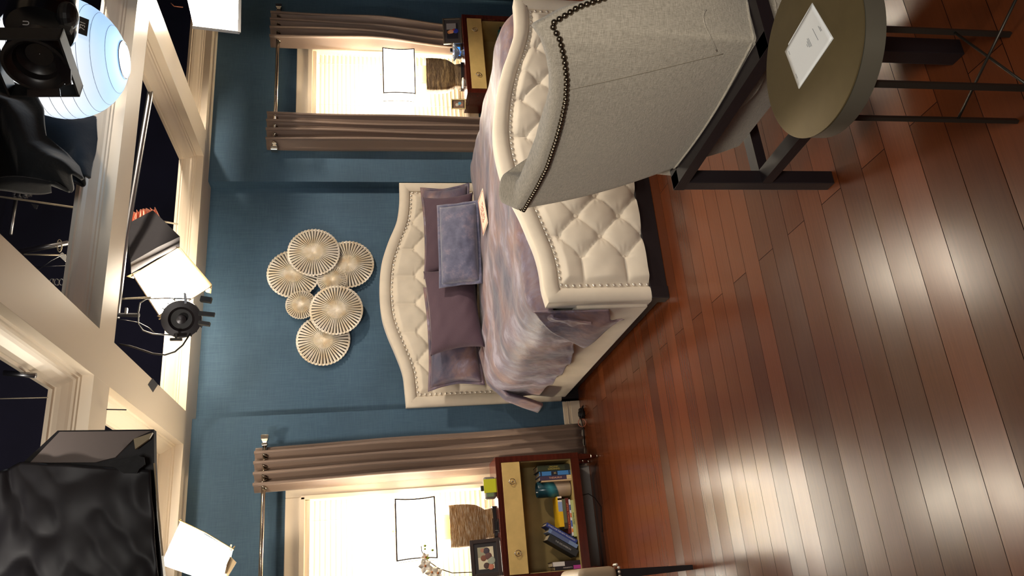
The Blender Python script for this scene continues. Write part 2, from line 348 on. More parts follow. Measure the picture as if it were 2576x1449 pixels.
# coffered beams: soffit at ZW, crown moulding stepping outwards into every opening
CROWN = [(0, 0), (0, .052), (.010, .056), (.012, .064), (.022, .068), (.028, .078), (.040, .088), (.062, .112), (.072, .128), (.072, .136), (.084, .140), (.084, .158), (-.02, .158)]
def coffer(m, x0, x1, y0, y1):                     # moulding around one opening (inner faces of the beams around it)
    path = [V((x0, y0, ZW)), V((x1, y0, ZW)), V((x1, y1, ZW)), V((x0, y1, ZW))]; n = 4; rings = []
    for i, (sx, sy) in enumerate(((1, 1), (-1, 1), (-1, -1), (1, -1))):
        rings.append([m.bm.verts.new(path[i] + V((sx * a, sy * a, b))) for a, b in CROWN])
    for i in range(4):
        a, b = rings[i], rings[(i + 1) % 4]
        for k in range(len(CROWN) - 1): m.bm.faces.new((a[k], b[k], b[k + 1], a[k + 1]))
XB = [(-1.19, -.96), (1.087, 1.318), (3.36, 3.595), (5.6, 5.83)]; YB = [(-.02, .2), (1.87, 2.09), (3.77, 3.992), (5.545, 5.86)]
m = MB()
for a, b in XB: m.box((a + .001, -.02, ZW), (b - .001, 5.546, ZW + .018))
for a, b in YB[:3]: m.box((-1.19, a + .001, ZW + .0004), (5.83, b - .001, ZW + .0180))
m.box((-3, 5.546, ZW + .0004), (8, 6.02, ZW + .0180))
for i in range(3):
    for j in range(3): coffer(m, XB[i][1], XB[i + 1][0], YB[j][1], YB[j + 1][0])
coffer(m, XB[3][1], 8, YB[2][1], YB[3][0]); coffer(m, -3, XB[0][0], YB[2][1], YB[3][0])
struct(m.build('ceiling', M['trim']))
m = MB()
for x0, x1, y in ((-3, 1.30, WY), (3.25, 5.18, WY)):
    m.box((x0, y - .026, 0), (x1, y, .075), .003); m.box((x0, y - .018, .075), (x1, y, .098), .004); m.box((x0, y - .024, .098), (x1, y, .106), .003); m.box((x0, y - .014, .106), (x1, y, .135), .005)
struct(m.build('baseboard_back', M['trim']))
# windows ---------------------------------------------------------
for k, (x0, x1, z0, z1) in enumerate(WIN):
    m = MB(); cw = .105 if k else .09
    for a, b, c, d in ((x0 - cw, x0, z0 - .09, z1 + .155), (x1, x1 + .10, z0 - .09, z1 + .155), (x0, x1, z1 + .05, z1 + .155), (x0, x1, z0 - .09, z0)):
        m.box((a, WY - .022, c), (b, WY + .002, d), .005)
    for a, b, c, d in ((x0 - .012, x0 + .02, z0, z1 + .05), (x1 - .02, x1 + .012, z0, z1 + .05), (x0, x1, z1 + .02, z1 + .06), (x0, x1, z0 - .01, z0 + .03)):
        m.box((a, WY - .034, c), (b, WY + .10, d), .004)
    fr = struct(m.build('window_%d' % (k + 1), M['trim'], smooth=False))
    m = MB(); m.box((x0, WY + .085, z0), (x1, WY + .09, z1 + .03))
    g = m.build('pane', mat('daylight_glass_%d' % k, (255, 250, 240), .1, emit=(4.5, 2.6)[k], ecol=(1, .94, .84)), fr)
    # venetian blind
    t = thing('venetian_blind', ['white slatted blind glowing in the window behind the orchid', 'white slatted blind glowing in the window beside the bed, right of the headboard'][k], 'window blind', ((x0 + x1) / 2, WY + .03, z1 + .03), 'white venetian blinds')
    m = MB(); m.box((x0 + .022, WY - .015, z1 - .015), (x1 - .022, WY + .045, z1 + .028), .004); m.build('headrail', M['trim'], t)
    m = MB(); zz = z1 - .045
    while zz > z0 + .03:
        mt = Matrix.Translation((0, WY + .03, zz)) @ Matrix.Rotation(R(-52), 4, 'X'); m.box((x0 + .026, -.024, -.0014), (x1 - .026, .024, .0014), 0, 1, mt); zz -= .036
    sl = m.build('slats', M['blind'], t)
    m = MB()
    for f in (.2, .8): m.tube([(x0 + (x1 - x0) * f, WY + .002, z1), (x0 + (x1 - x0) * f, WY + .002, z0 + .03)], .0022, 6)
    m.build('ladder_cord', M['blind'], t)
    m = MB(); m.box((x0 + .026, WY + .01, z0 + .032), (x1 - .026, WY + .045, z0 + .05), .003); m.build('bottom_rail', M['trim'], t)
t_ = M['blind']; t_.node_tree.nodes['Principled BSDF'].inputs['Transmission Weight'].default_value = .0
light('window_daylight', 'AREA', (4.22, WY - .06, 1.4), 14, (1, .93, .8), (4.22, 0, 1.0), .6, size_y=1.2)
light('window_daylight', 'AREA', (.3, WY - .06, 1.4), 22, (1, .93, .8), (.3, 0, 1.0), .8, size_y=1.2)
# curtain rods and curtains --------------------------------------
RZ, RY = 2.335, 5.62
def rod(xa, xb, label, ends):
    t = thing('curtain_rod', label, 'curtain rod', ((xa + xb) / 2, RY, RZ), 'nickel curtain rods')
    m = MB(); m.tube([(xa, RY, RZ), (xb, RY, RZ)], .015, 14).build('pole', M['chrome'], t, True)
    for x, s in ends:
        m = MB(); m.box((x, RY - .02, RZ - .02), (x + s * .018, RY + .02, RZ + .02), .004)
        m.lathe([(.014, 0), (.02, .01), (.034, .028), (.037, .052), (.032, .058)], n=4, mtx=Matrix.Translation((x + s * .018, RY, RZ)) @ Matrix.Rotation(s * pi / 2, 4, 'Y') @ Matrix.Rotation(pi / 4, 4, 'Z'))
        m.build('finial', M['chrome'], t)
    for x in (xa + .06, xb - .06):
        m = MB(); m.tube([(x, RY, RZ - .016), (x, WY - .004, RZ - .016)], .006); m.box((x - .02, WY - .006, RZ - .05), (x + .02, WY, RZ + .01)); m.build('bracket', M['chrome'], t)
rod(3.53, 4.87, 'nickel curtain rod over the window to the right of the bed', [(3.53, -1), (4.87, 1)])
rod(-.35, 1.06, 'nickel curtain rod with one square finial in view, over the window with the orchid', [(1.06, 1)])
def curtain(top, bot, n, label, cat='curtain', phase=0., squeeze=False):
    (a0, a1), (b0, b1) = top, bot; t = thing('curtain', label, cat, ((b0 + b1) / 2, RY, .02), 'taupe grommet curtains')
    m = MB()
    def fn(u, v):
        z = .022 + (2.40 - .022) * v; k = 1 - v; x = (a0 + (a1 - a0) * u) * v + (b0 + (b1 - b0) * u) * k
        amp = .052 + .012 * sin(5 * u + 3 * k); ph = 2 * pi * n * u + phase + .35 * sin(3.1 * k + 4 * u) * k
        y = RY - .0 + amp * sin(ph) + .008 * sin(9 * k + 7 * u); x += .018 * sin(2 * ph)
        if squeeze: s_ = sstep(1.6, .72, z); y = y * (1 - s_) + (5.693 + .5 * (y - RY)) * s_
        return V((x, min(y, WY - .03), z))
    m.grid(fn, n * 22, 40); o = m.build('fabric', M['curtain'], t, True, solid=.004)
    for i in range(2 * n):
        u = (i * pi - phase) / (2 * pi * n)
        if not .01 < u < .99: continue
        q = fn(u, .973); m = MB(); m.lathe([(.017, -.003), (.026, -.003), (.026, .003), (.017, .003), (.017, -.003)], cap=False, n=20, mtx=Matrix.Translation((q.x, RY, RZ)) @ Matrix.Rotation(pi / 2 + (.5 if i % 2 else -.5), 4, 'Y')); m.build('grommet', M['chrome'], t, True)
curtain((.745, 1.035), (.80, 1.10), 4, 'taupe curtain hanging to the floor between the bed and the bookshelf nightstand', phase=.6, squeeze=True)
curtain((3.49, 3.83), (3.50, 3.78), 4, 'taupe curtain hanging just right of the headboard', phase=.4)
curtain((4.53, 4.88), (4.57, 4.86), 4, 'taupe curtain with shadowy folds at the far right window edge', phase=1.2, squeeze=True)
# ------------------------------------------------------------------ bed
HBY, FBY = 5.735, 3.66
HP = [(1.31, 1.338), (1.442, 1.345), (1.585, 1.358), (1.735, 1.405), (1.898, 1.465), (2.05, 1.504), (2.257, 1.515), (2.483, 1.494), (2.672, 1.439), (2.852, 1.367), (2.965, 1.344), (3.08, 1.334), (3.228, 1.331)]
FP = [(1.352, .664), (1.443, .680), (1.543, .683), (1.645, .697), (1.75, .726), (1.878, .765), (2.0, .812), (2.135, .851), (2.36, .872), (2.588, .845), (2.817, .787), (2.937, .742), (3.091, .692), (3.203, .677), (3.353, .672)]
bed = thing('bed', 'large cream velvet bed with button tufted headboard and footboard edged in nailheads', 'bed', (2.3, 4.7, 0))
nail_m = MB(); nail_m.ball((0, 0, 0), .0095, 10, 6, (1, .55, 1)); NAIL = nail_m.build('nailhead', M['pewter'], None, True, local=True)
btn_m = MB(); btn_m.ball((0, 0, 0), .015, 12, 8, (1, .5, 1)); BTN = btn_m.build('tuft_button', M['cream_velvet'], None, True, local=True)
NN = [0]
def board(name, prof, y, zb, sx, sz, z0, x0, rise, th, bw):
    xa, xb = prof[0][0], prof[-1][0]; top = lambda x: sinterp(prof, x); ctr = (xa + xb) / 2
    p = bpy.data.objects.new(name, None)
    # core panel
    xs = [xa + (xb - xa) * i / 60 for i in range(61)]
    m = MB(); poly = [V((xb, y + .02, zb))] + [V((x, y + .02, top(x) - .004)) for x in reversed(xs)] + [V((xa, y + .02, zb))]
    m.prism(poly, (0, th - .026, 0))
    core = m.build(name, M['cream_velvet'], bed, 30); p = core
    # rolled border
    path = [(xa, zb)] + [(xa, zb + (top(xa) - zb) * i / 8) for i in range(1, 8)] + [(x, top(x)) for x in xs] + [(xb, zb + (top(xb) - zb) * i / 8) for i in range(7, 0, -1)] + [(xb, zb)]
    prf = [(0.0, .0), (.004, -.006), (.018, -.014), (.042, -.018), (.064, -.014), (.078, -.002), (.080, .02), (.08, th - .012), (.070, th), (.010, th), (.0, th - .012), (-.002, .01)]
    prf = [(a * bw / .08, b) for a, b in prf]
    def frame(i):
        q = V((path[i][0], y, path[i][1]))
        if i <= 7: inn = V((1, 0, 0))
        elif i >= len(path) - 8: inn = V((-1, 0, 0))
        elif i == 8: inn = V((1, 0, -1))
        elif i == len(path) - 9: inn = V((-1, 0, -1))
        else:
            a, b = path[i - 1], path[i + 1]; tn = V((b[0] - a[0], 0, b[1] - a[1])).normalized(); inn = V((tn.z, 0, -tn.x))
        return q, inn, V((0, 1, 0))
    m = MB(); m.sweep(path, prf, frame); m.build('border', M['cream_velvet'], core, 40)
    # tufted field
    xi0, xi1 = xa + bw, xb - bw
    nb = int((xi1 - xi0 - .10) / sx); cols = [x0 + sx * k for k in range(-20, 20) if xi0 + .06 < x0 + sx * k < xi1 - .06]
    cl, ch = min(cols), max(cols); cols2 = [x0 + sx * (k + .5) for k in range(-20, 20) if xi0 + .06 < x0 + sx * (k + .5) < xi1 - .06]
    ztop = lambda x: z0 + rise * sstep(.62, .32, abs(x - ctr))
    def h(x, z):
        zz = min(z, ztop(x)); xx = min(max(x, min(cl, min(cols2))), max(ch, max(cols2)))
        a = (xx - x0) / sx + (zz - z0) / (2 * sz); b = (xx - x0) / sx - (zz - z0) / (2 * sz)
        q = (abs(sin(pi * a)) * abs(sin(pi * b))); v = .037 * q ** .20
        ai, bi = round(a), round(b); dx, dz = ((a - ai) + (b - bi)) * sx / 2, ((a - ai) - (b - bi)) * sz; dd = hypot(dx, dz)
        if abs(xx - x) < 1e-6 and abs(zz - z) < 1e-6: th_ = math.atan2(dz, dx); v = v * (1 - .75 * exp(-(dd / .026) ** 2)) + .0022 * sin(11 * th_ + ai * 3 + bi) * exp(-((dd - .03) / .03) ** 2)
        e = min(x - xi0, xi1 - x, top(x) - bw - z); v *= sstep(0.004, .06, e)
        v += .004 * noise.noise(V((x * 14, z * 14, 1.7)))
        return v
    m = MB(); nx = int((xi1 - xi0) / .0085)
    def fn(u, v):
        x = xi0 - .012 + (xi1 - xi0 + .024) * u; zt = top(x) - bw + .012; z = zb + (zt - zb) * v; return V((x, y + .010 - h(x, z), z))
    m.grid(fn, nx, int((top(ctr) - bw - zb) / .0085)); m.build('tufted_panel', M['cream_velvet'], core, True)
    r = -1
    for k in range(3, -16, -1):
        z = z0 + sz * k
        if z < zb + .04: break
        for x in (cols if k % 2 == 0 else cols2):
            if z <= ztop(x) + .01 and z < top(x) - bw - .035: copy_part(BTN, core, V((x, y + .009, z)) - bed.location)
    # nail heads
    pts = [(xa + bw + .012, zb + .01), (xa + bw + .012, top(xa) - bw - .012)]
    pth = [V((xa + bw + .012, y - .001, z)) for z in (zb + .01, top(xa + bw) - bw - .014)] + [V((x, y - .001, top(x) - bw - .014)) for x in xs if xa + bw + .02 < x < xb - bw - .02] + [V((xb - bw - .012, y - .001, z)) for z in (top(xb - bw) - bw - .014, zb + .01)]
    step = .0385 if name == 'headboard' else .037; acc = 0; out = [pth[0]]
    for a, b in zip(pth, pth[1:]):
        L = (b - a).length; d = step - acc
        while d < L: out.append(a + (b - a) * d / L); d += step
        acc = L - (d - step)
    return core, out
fb, fn_ = board('footboard', FP, FBY, .10, .25, .121, .577, 1.735, .121, .09, .082)
hb, hn_ = board('headboard', HP, HBY, .14, .2375, .1045, 1.241, 1.665, .0, .10, .082)
rest = MB()
hn_.sort(key=lambda q: -q.z)
for i, q in enumerate(fn_): copy_part(NAIL, fb, q - bed.location)
lim = 100 - len(fn_)
for i, q in enumerate(hn_):
    if i < max(lim, 0) + 60: copy_part(NAIL, hb, q - bed.location)
    else: rest.ball(q, .0095, 8, 5, (1, .55, 1))
rn = rest.build('nailhead_row', M['pewter'], hb, True); rn['kind'] = 'stuff'
bpy.data.objects.remove(NAIL); bpy.data.objects.remove(BTN)
for s, x in ((0, 1.335), (1, 3.315)):
    m = MB(); m.box((x, FBY + .05, .105), (x + (.035 if s == 0 else -.035), HBY + .01, .50), .008); m.build('side_rail', M['cream_velvet'], bed)
m = MB(); m.box((1.375, FBY - .005, 0), (3.33, FBY + .08, .10), .004); m.box((1.385, FBY + .06, .02), (1.42, HBY, .10)); m.box((3.28, FBY + .06, .02), (3.30, HBY, .10)); m.box((1.32, HBY, 0), (1.40, HBY + .09, .14)); m.box((3.14, HBY, 0), (3.22, HBY + .09, .14))
m.box((1.362, FBY - .015, 0), (1.43, FBY + .06, .10), .003); m.build('plinth', M['espresso'], bed)
m = MB(); m.box((1.42, FBY + .10, .22), (3.26, HBY - .03, .66), .08, 4); m.build('mattress', mat('white_ticking', (206, 200, 190), .8), bed, 40)
# duvet
HEMZ = [(3.60, .42), (4.20, .41), (4.30, .385), (4.45, .355), (4.69, .345), (5.13, .36), (5.35, .40), (5.42, .50)]
def bedz(x, y):                                      # duvet top
    z = .752 + .012 * sin(3.1 * x + 1.7 * y) + .022 * exp(-((x - 2.3) / .7) ** 2)
    z += .018 * noise.noise(V((x * 1.6, y * 2.3, 3.1))) + .007 * noise.noise(V((x * 5 + y * 2, y * 6 - x * 3, .4)))
    r = hypot(x - 2.45, (y - 5.6) * .8); z += .004 * sin(r * 26 + 2 * noise.noise(V((x * 2, y * 2, 0)))) * sstep(2.2, 1.7, x) * sstep(5.4, 4.9, y)
    d = (x - 1.5) * .75 + (y - 4.3) * .45; f = sin(d * 34 + 3 * noise.noise(V((x * 1.3, y * 1.3, 5)))); g = sstep(2.3, 1.5, x)
    return z + .008 * g * f * abs(f) + .010 * noise.noise(V((x * 7 + y * 4, y * 3.2 - x * 1.4, 8)))
def duvet_pt(u, v):
    q = duvet_raw(u, v); d = (q.y - 3.757) / .085
    if d < 1 and q.z > .5: zt = sinterp(FP, q.x) - .045; q.z -= max(0, q.z - zt) * (1 - sqrt(1 - (1 - max(0, d)) ** 2))
    return q
def duvet_raw(u, v):
    y = 3.757 + (5.44 - 3.757) * v ** 1.25; xl, xr = 1.47, 3.20; hl = interp(HEMZ, y); hr = .42 + .05 * sin(4 * y)
    L1 = bedz(xl, y) - hl; L2 = xr - xl; L3 = bedz(xr, y) - hr; a = .30; b = .72; 
    if u < a:
        t = 1 - u / a; t = t ** 1.0; ang = min(t * 3.0, 1) * pi / 2; R0 = .175; z0_ = bedz(xl, y)
        if t < .34: x = xl - R0 * sin(t / .34 * pi / 2); z = z0_ - R0 * (1 - cos(t / .34 * pi / 2))
        else: k = (t - .34) / .66; x = xl - R0 + .0 * k + .012 * sin(y * 24 + k * 3) * k - .012 * k; z = z0_ - R0 - (L1 - R0) * k
        x += (.010 * noise.noise(V((t * 4, y * 7, 9))) + .004 * noise.noise(V((t * 9, y * 22, 2)))) * min(1, t * 3)
        z += .002 * sin(y * 23 + 6 * t) * t
        return V((x, y, z))
    if u > b:
        t = (u - b) / (1 - b); R0 = .16; z0_ = bedz(xr, y)
        if t < .4: return V((xr + R0 * sin(t / .4 * pi / 2), y, z0_ - R0 * (1 - cos(t / .4 * pi / 2))))
        k = (t - .4) / .6; return V((xr + R0 + .015 * sin(y * 14) * k, y, z0_ - R0 - (L3 - R0) * k))
    t = (u - a) / (b - a); x = xl + L2 * t; return V((x, y, bedz(x, y)))
dv = thing('duvet', 'mauve and blue-grey cloud print duvet spread over the cream bed, hanging down its near side', 'duvet', (2.3, 4.6, .75))
m = MB(); m.grid(duvet_pt, 190, 150); m.build('cover', M['duvet'], dv, True, solid=.012)
# corner of the duvet pushed out past the footboard (hanging flap)
def flap(u, v):                                      # folded corner hanging over the side rail, tip down
    P00, P01, P10, P11 = V((1.345, 3.76, .725)), V((1.240, 4.075, .384)), V((1.315, 3.68, .345)), V((1.268, 3.69, .255))
    q = P00.lerp(P01, v).lerp(P10.lerp(P11, v), u); b = sin(pi * min(1, v * 1.1)) if v < .9 else sin(pi * .99) + (v - .9)
    q.x -= .030 * sin(pi * v) * (1 - .3 * u) + .002 + .012 * sin(7 * v + 6 * u) * v; q.z += .022 * sin(pi * v) * (1 - u) + .008 * sin(9 * v + 4 * u) * u; q.y += .05 * u * sin(pi * v)
    return q
m = MB(); m.grid(flap, 40, 36); m.build('corner_flap', M['duvet'], dv, True, solid=.012)
def turn(u, v):                                      # turned-back edge running down to a point by the headboard
    tp = [V((1.62, 5.40, .792)), V((1.40, 5.46, .74)), V((1.285, 5.52, .60)), V((1.25, 5.62, .47)), V((1.225, 5.70, .345))]
    bt = [V((1.64, 5.30, .79)), V((1.42, 5.30, .76)), V((1.275, 5.28, .64)), V((1.245, 5.33, .50)), V((1.215, 5.42, .36))]
    k = u * 4; i = min(int(k), 3); f = k - i; a = tp[i].lerp(tp[i + 1], f); b = bt[i].lerp(bt[i + 1], f); q = a.lerp(b, v); q.x -= .02 * sin(pi * v); q.z += .012 * sin(pi * v)
    return q
m = MB(); m.grid(turn, 32, 10); m.build('turned_edge', M['duvet'], dv, True, solid=.02)
# pillows
def pillow(name, w, h, th, loc, rot, mt, label, group=None, flange=.0, pinch=.085, seed=0):
    t = thing(name, label, 'pillow', loc, group, rot); m = MB(); N = 44
    def pt(u, v, s):
        a, b = u * 2 - 1, v * 2 - 1; ea = 1 - abs(a) ** 2.6; eb = 1 - abs(b) ** 2.6
        d = th * .5 * (max(ea, 0) * max(eb, 0)) ** .42; x = a * w / 2 * (1 - pinch * (1 - b * b) * abs(a)) ; z = b * h / 2 * (1 - pinch * 1.3 * (1 - a * a) * abs(b))
        d += .007 * noise.noise(V((a * 3 + seed, b * 3, s))) * ea * eb + .006 * sin(13 * a + 9 * b + seed) * ea * eb * (abs(b) ** 2 + abs(a) ** 3)
        return V((x, -s * d, z + h / 2))
    m.grid(lambda u, v: pt(u, v, 1), N, N); m.grid(lambda u, v: pt(u, v, -1), N, N)
    c = m.build('cushion_cover', mt, t, True, local=True)
    if flange:
        m = MB(); P = [(-1, -1), (1, -1), (1, 1), (-1, 1)]; ring = []
        for (a, b), (c2, d2) in zip(P, P[1:] + P[:1]):
            for k in range(14): f = k / 14; ring.append((a + (c2 - a) * f, b + (d2 - b) * f))
        def pos(a, b, e): q = pt((a + 1) / 2, (b + 1) / 2, 1); return V((q.x + e * (a if abs(a) > .98 else 0), q.y + .004 * sin(40 * a + 37 * b), q.z + e * (b if abs(b) > .98 else 0)))
        i0 = [m.bm.verts.new(pos(a, b, -.004)) for a, b in ring]; i1 = [m.bm.verts.new(pos(a, b, flange)) for a, b in ring]
        for k in range(len(ring)): m.bm.faces.new((i0[k], i0[(k + 1) % len(ring)], i1[(k + 1) % len(ring)], i1[k]))
        m.build('flange', mt, t, True, local=True, solid=.004)
    return t
pillow('sham_pillow', .80, .385, .19, (1.80, 5.46, .79), (R(-14), 0, R(2)), M['duvet'], 'cloud print pillow propped on the near side of the headboard, behind the plum pillow', 'cloud print pillows', .02, seed=1)
pillow('sham_pillow', .76, .37, .17, (2.70, 5.52, .79), (R(-13), 0, R(-3)), M['duvet'], 'cloud print pillow at the far side of the headboard, mostly hidden by a plum pillow', 'cloud print pillows', .02, seed=4)
pillow('plum_pillow', .68, .40, .19, (1.945, 5.24, .795), (R(-17), R(-2), R(3)), M['mauve'], 'plum textured pillow nearest the curtain side, a velvet cushion against its right end', 'plum pillows', .0, seed=2)
pillow('plum_pillow', .66, .40, .18, (2.55, 5.29, .79), (R(-17), R(1), R(-6)), M['mauve'], 'plum textured pillow standing behind the blue velvet cushion', 'plum pillows', .0, seed=3)
pillow('velvet_cushion', .61, .28, .17, (2.36, 5.05, .805), (R(-20), R(1), R(-4)), M['velvet'], 'small slate blue velvet cushion leaning in the middle of the bed', 'cushion', .022, .02, seed=6)
# printed card on the bed
q = [V((2.549, 4.596, 0)), V((2.585, 4.857, 0)), V((2.278, 4.797, 0)), V((2.26, 4.546, 0))]
c0 = sum(q, V()) / 4; ex = (q[0] - q[3]).normalized(); ey = (q[1] - q[0]).normalized()
t = thing('printed_card', 'cream card with red border and red lettering lying on the duvet', 'card', (c0.x, c0.y, .80))
zc = max(bedz(a.x, a.y) for a in q + [c0]) + .008
bz = lambda p, e: V((p.x, p.y, zc + e))
m = MB(); m.grid(lambda u, v: bz(q[3].lerp(q[0], u).lerp(q[2].lerp(q[1], u), v), .004 + .01 * u), 6, 6); m.build('sheet', mat('cream_card', (250, 232, 208), .6), t, True, solid=.001)
m = MB()
for a, b in (((.05, .05), (.95, .05)), ((.95, .05), (.95, .95)), ((.95, .95), (.05, .95)), ((.05, .95), (.05, .05))):
    f = lambda w: bz(q[3].lerp(q[0], w[0]).lerp(q[2].lerp(q[1], w[0]), w[1]), .0055 + .01 * w[0]); m.bar(f(a), f(b), .003, .0008)
m.build('border_line', M['redink'], t)
random.seed(3); m = MB()
for i in range(16):
    for j in range(5):
        if random.random() < .6: a = (.25 + .03 * i, .3 + .1 * j); m.bar(f(a), f((a[0] + .02, a[1] + .03 * random.random())), .008, .0008)
m.build('red_print', M['redink'], t)
# ------------------------------------------------------------------ nightstands
def nightstand(x0, label):
    x1 = x0 + .82; yf, yb = 5.36, 5.665; zt = .752
    t = thing('nightstand', label, 'nightstand', ((x0 + x1) / 2, 5.54, 0), 'mahogany nightstands')
    m = MB(); m.box((x0, yf, zt - .03), (x1, yb, zt), .003)
    for x in (x0, x1 - .04): m.box((x, yf + .002, .155), (x + .04, yb, zt - .03), .002)
    m.box((x0 + .04, yf + .002, .155), (x1 - .04, yf + .02, .212)); m.box((x0 + .04, yf + .004, zt - .04), (x1 - .04, yf + .02, zt - .03)); m.build('case', M['mahogany'], t)
    m = MB(); m.box((x0 + .04, yb - .012, .2), (x1 - .04, yb - .002, zt - .04)); m.box((x0 + .04, yf + .02, .2), (x1 - .04, yb - .01, .215))
    m.box((x0 + .0402, yf + .03, .21), (x0 + .045, yb - .01, .57)); m.box((x1 - .045, yf + .03, .21), (x1 - .0402, yb - .01, .57)); m.build('gilt_lining', M['gilt'], t)
    m = MB(); m.box((x0 + .042, yf - .002, .582), (x1 - .042, yb - .03, .710), .002); d = m.build('drawer', M['gold'], t)
    for x in (x0 + .175, x1 - .175):
        m = MB(); m.tube([(x, yf - .012, .645), (x, yf - .002, .645)], .006); m.ball((x, yf - .012, .668), .006)
        m.tube([(x + .019 * sin(a * pi / 12), yf - .014 - .004 * cos(a * pi / 12), .645 + .021 * cos(a * pi / 12)) for a in range(25)], .0026, 8); m.build('ring_pull', M['chrome'], d, True)
    for x in (x0 + .03, x1 - .03):
        for y in (yf + .03, yb - .03):
            m = MB(); m.lathe([(.005, 0), (.0095, .004), (.011, .010), (.008, .018)], (x, y, 0), 12); m.build('leg_tip', M['chrome'], t, True)
            m = MB(); m.lathe([(.009, .017), (.016, .04), (.017, .055), (.028, .15), (.028, .158)], (x, y, 0), 8); lg = m.build('leg', M['mahogany'], t, 40)
            m = MB(); m.lathe([(.0165, .052), (.0185, .054), (.0185, .058), (.0165, .06)], (x, y, 0), 12); m.build('ferrule', M['chrome'], lg)
    return t
nightstand(.025, 'mahogany nightstand with gilt drawer and open shelf full of books, left of the bed')
nightstand(3.885, 'mahogany nightstand with gilt drawer right of the bed, half hidden by the duvet')
# ------------------------------------------------------------------ table lamps
def lamp(cx, cy, rot, bark, label):
    t = thing('table_lamp', label, 'table lamp', (cx, cy, .753), 'bronze table lamps with rectangular shades', (0, 0, rot)); W, D = .40, .19
    def soft(w, d, z, n=40, e=5): return [V((abs(cos(2*pi*k/n)) ** (2/e) * (1 if cos(2*pi*k/n) >= 0 else -1) * w / 2, abs(sin(2*pi*k/n)) ** (2/e) * (1 if sin(2*pi*k/n) >= 0 else -1) * d / 2, z)) for k in range(n)]
    def loft(m, secs):
        rings = [[m.bm.verts.new(p) for p in s] for s in secs]
        for a, b in zip(rings, rings[1:]):
            for k in range(len(a)): m.bm.faces.new((a[k], a[(k + 1) % len(a)], b[(k + 1) % len(a)], b[k]))
        m.bm.faces.new(rings[0][::-1]); m.bm.faces.new(rings[-1])
    m = MB(); loft(m, [soft(.235, .14, 0), soft(.235, .14, .022)]); m.build('plinth', M['espresso'], t, 40, local=True)
    m = MB(); loft(m, [soft(.215, .12, .022), soft(.205, .115, .045), soft(.20, .11, .075)]); m.build('foot', bark, t, 50, local=True)
    m = MB(); loft(m, [soft(.20, .11, .075), soft(.235, .125, .10), soft(.275, .14, .14), soft(.29, .15, .20), soft(.295, .15, .27), soft(.29, .15, .325)]); m.build('body', bark, t, 50, local=True)
    m = MB(); loft(m, [soft(.17, .09, .325), soft(.17, .09, .37), soft(.12, .07, .385)]); m.build('cap', M['lamplit'], t, 50, local=True)  # pale colour stands for the body top washed out by lamplight
    m = MB(); m.tube([(0, 0, .38), (0, 0, .70)], .006); m.ball((0, 0, .706), .010); m.build('stem', M['champagne'], t, True, local=True)
    z0, z1 = .425, .69; m = MB()
    def sh(u, v): # rectangular shade with slightly waisted sides
        cs = [(-1, -1), (1, -1), (1, 1), (-1, 1)]; k = u * 4; i = min(int(k), 3); f = k - i; a, b = cs[i], cs[(i + 1) % 4]; c = .96 + .04 * (2 * v - 1) ** 2
        return V(((a[0] + (b[0] - a[0]) * f) * W / 2 * c, (a[1] + (b[1] - a[1]) * f) * D / 2 * c, z0 + (z1 - z0) * v))
    m.grid(sh, 32, 10); m.build('shade', M['lampglow'], t, False, local=True, solid=.002)
    m = MB()
    for v in (0, 1):
        for i in range(4): m.bar(sh(i / 4, v) * 1, sh((i + 1) / 4 - 1e-6, v), .009, .009)
    for i in range(4): m.tube([sh(i / 4 + 1e-6, k / 8) for k in range(9)], .0050, 6)
    m.build('shade_trim', M['darkframe'], t, local=True)
    b = light('lamp_bulb', 'POINT', (0, 0, .56), 9, (1, .85, .62), size=.04); b.parent = t
    b = light('lamp_uplight', 'SPOT', (0, 0, .60), 14, (1, .85, .62), size=.05, spot=120, blend=.4); b.parent = t; b.rotation_euler = (pi, 0, 0)
    b = light('lamp_downlight', 'SPOT', (0, 0, .50), 14, (1, .85, .62), size=.05, spot=120, blend=.4); b.parent = t
lamp(.415, 5.56, R(2), M['barkL'], 'glowing table lamp with ribbed bronze body, standing by the orchid and dark photo frame')
lamp(4.19, 5.56, R(-14), M['barkR'], 'glowing table lamp with hammered bronze body, on the nightstand right of the bed')
# ------------------------------------------------------------------ things on the nightstand tops
def photo_frame(name, corner_pts, Y0, lean, fm, bw, label, draw, mat_c=None):
    c = at(*corner_pts[0], Y0); w_, h_ = corner_pts[1]; rot = corner_pts[2]
    t = thing(name, label, 'photo frame', (c.x, c.y, .753), None, (R(-lean), 0, rot))
    m = MB()
    def fr(a, b, c2, d, y0, y1): m.box((a, y0, c2), (b, y1, d), .002)
    fr(-w_/2, w_/2, 0, bw, -.012, .006); fr(-w_/2, w_/2, h_ - bw, h_, -.012, .006); fr(-w_/2, -w_/2 + bw, bw, h_ - bw, -.012, .006); fr(w_/2 - bw, w_/2, bw, h_ - bw, -.012, .006)
    m.build('moulding', fm, t, local=True)
    m = MB(); m.box((-w_/2 + .004, .006, .004), (w_/2 - .004, .010, h_ - .004)); m.build('backing', M['tape'], t, local=True)
    if mat_c: m = MB(); m.box((-w_/2 + bw, -.004, bw), (w_/2 - bw, .0, h_ - bw)); m.build('mount', mat_c, t, local=True)
    p = bpy.data.objects.new('picture', None)
    draw(t, w_, h_); return t
def flat(t, x0, x1, z0, z1, y, col, name='picture_patch', parent=None):
    m = MB(); m.box((x0, y - .0008, z0), (x1, y, z1)); return m.build(name, cm(col), parent or t, local=True)
def fig(parent, x, z, r, y, col, sc=(1, 1)):
    m = MB(); m.ball((x, y, z), r, 12, 8, (sc[0], .06, sc[1])); return m.build('printed_figure', cm(col), parent, True, local=True)
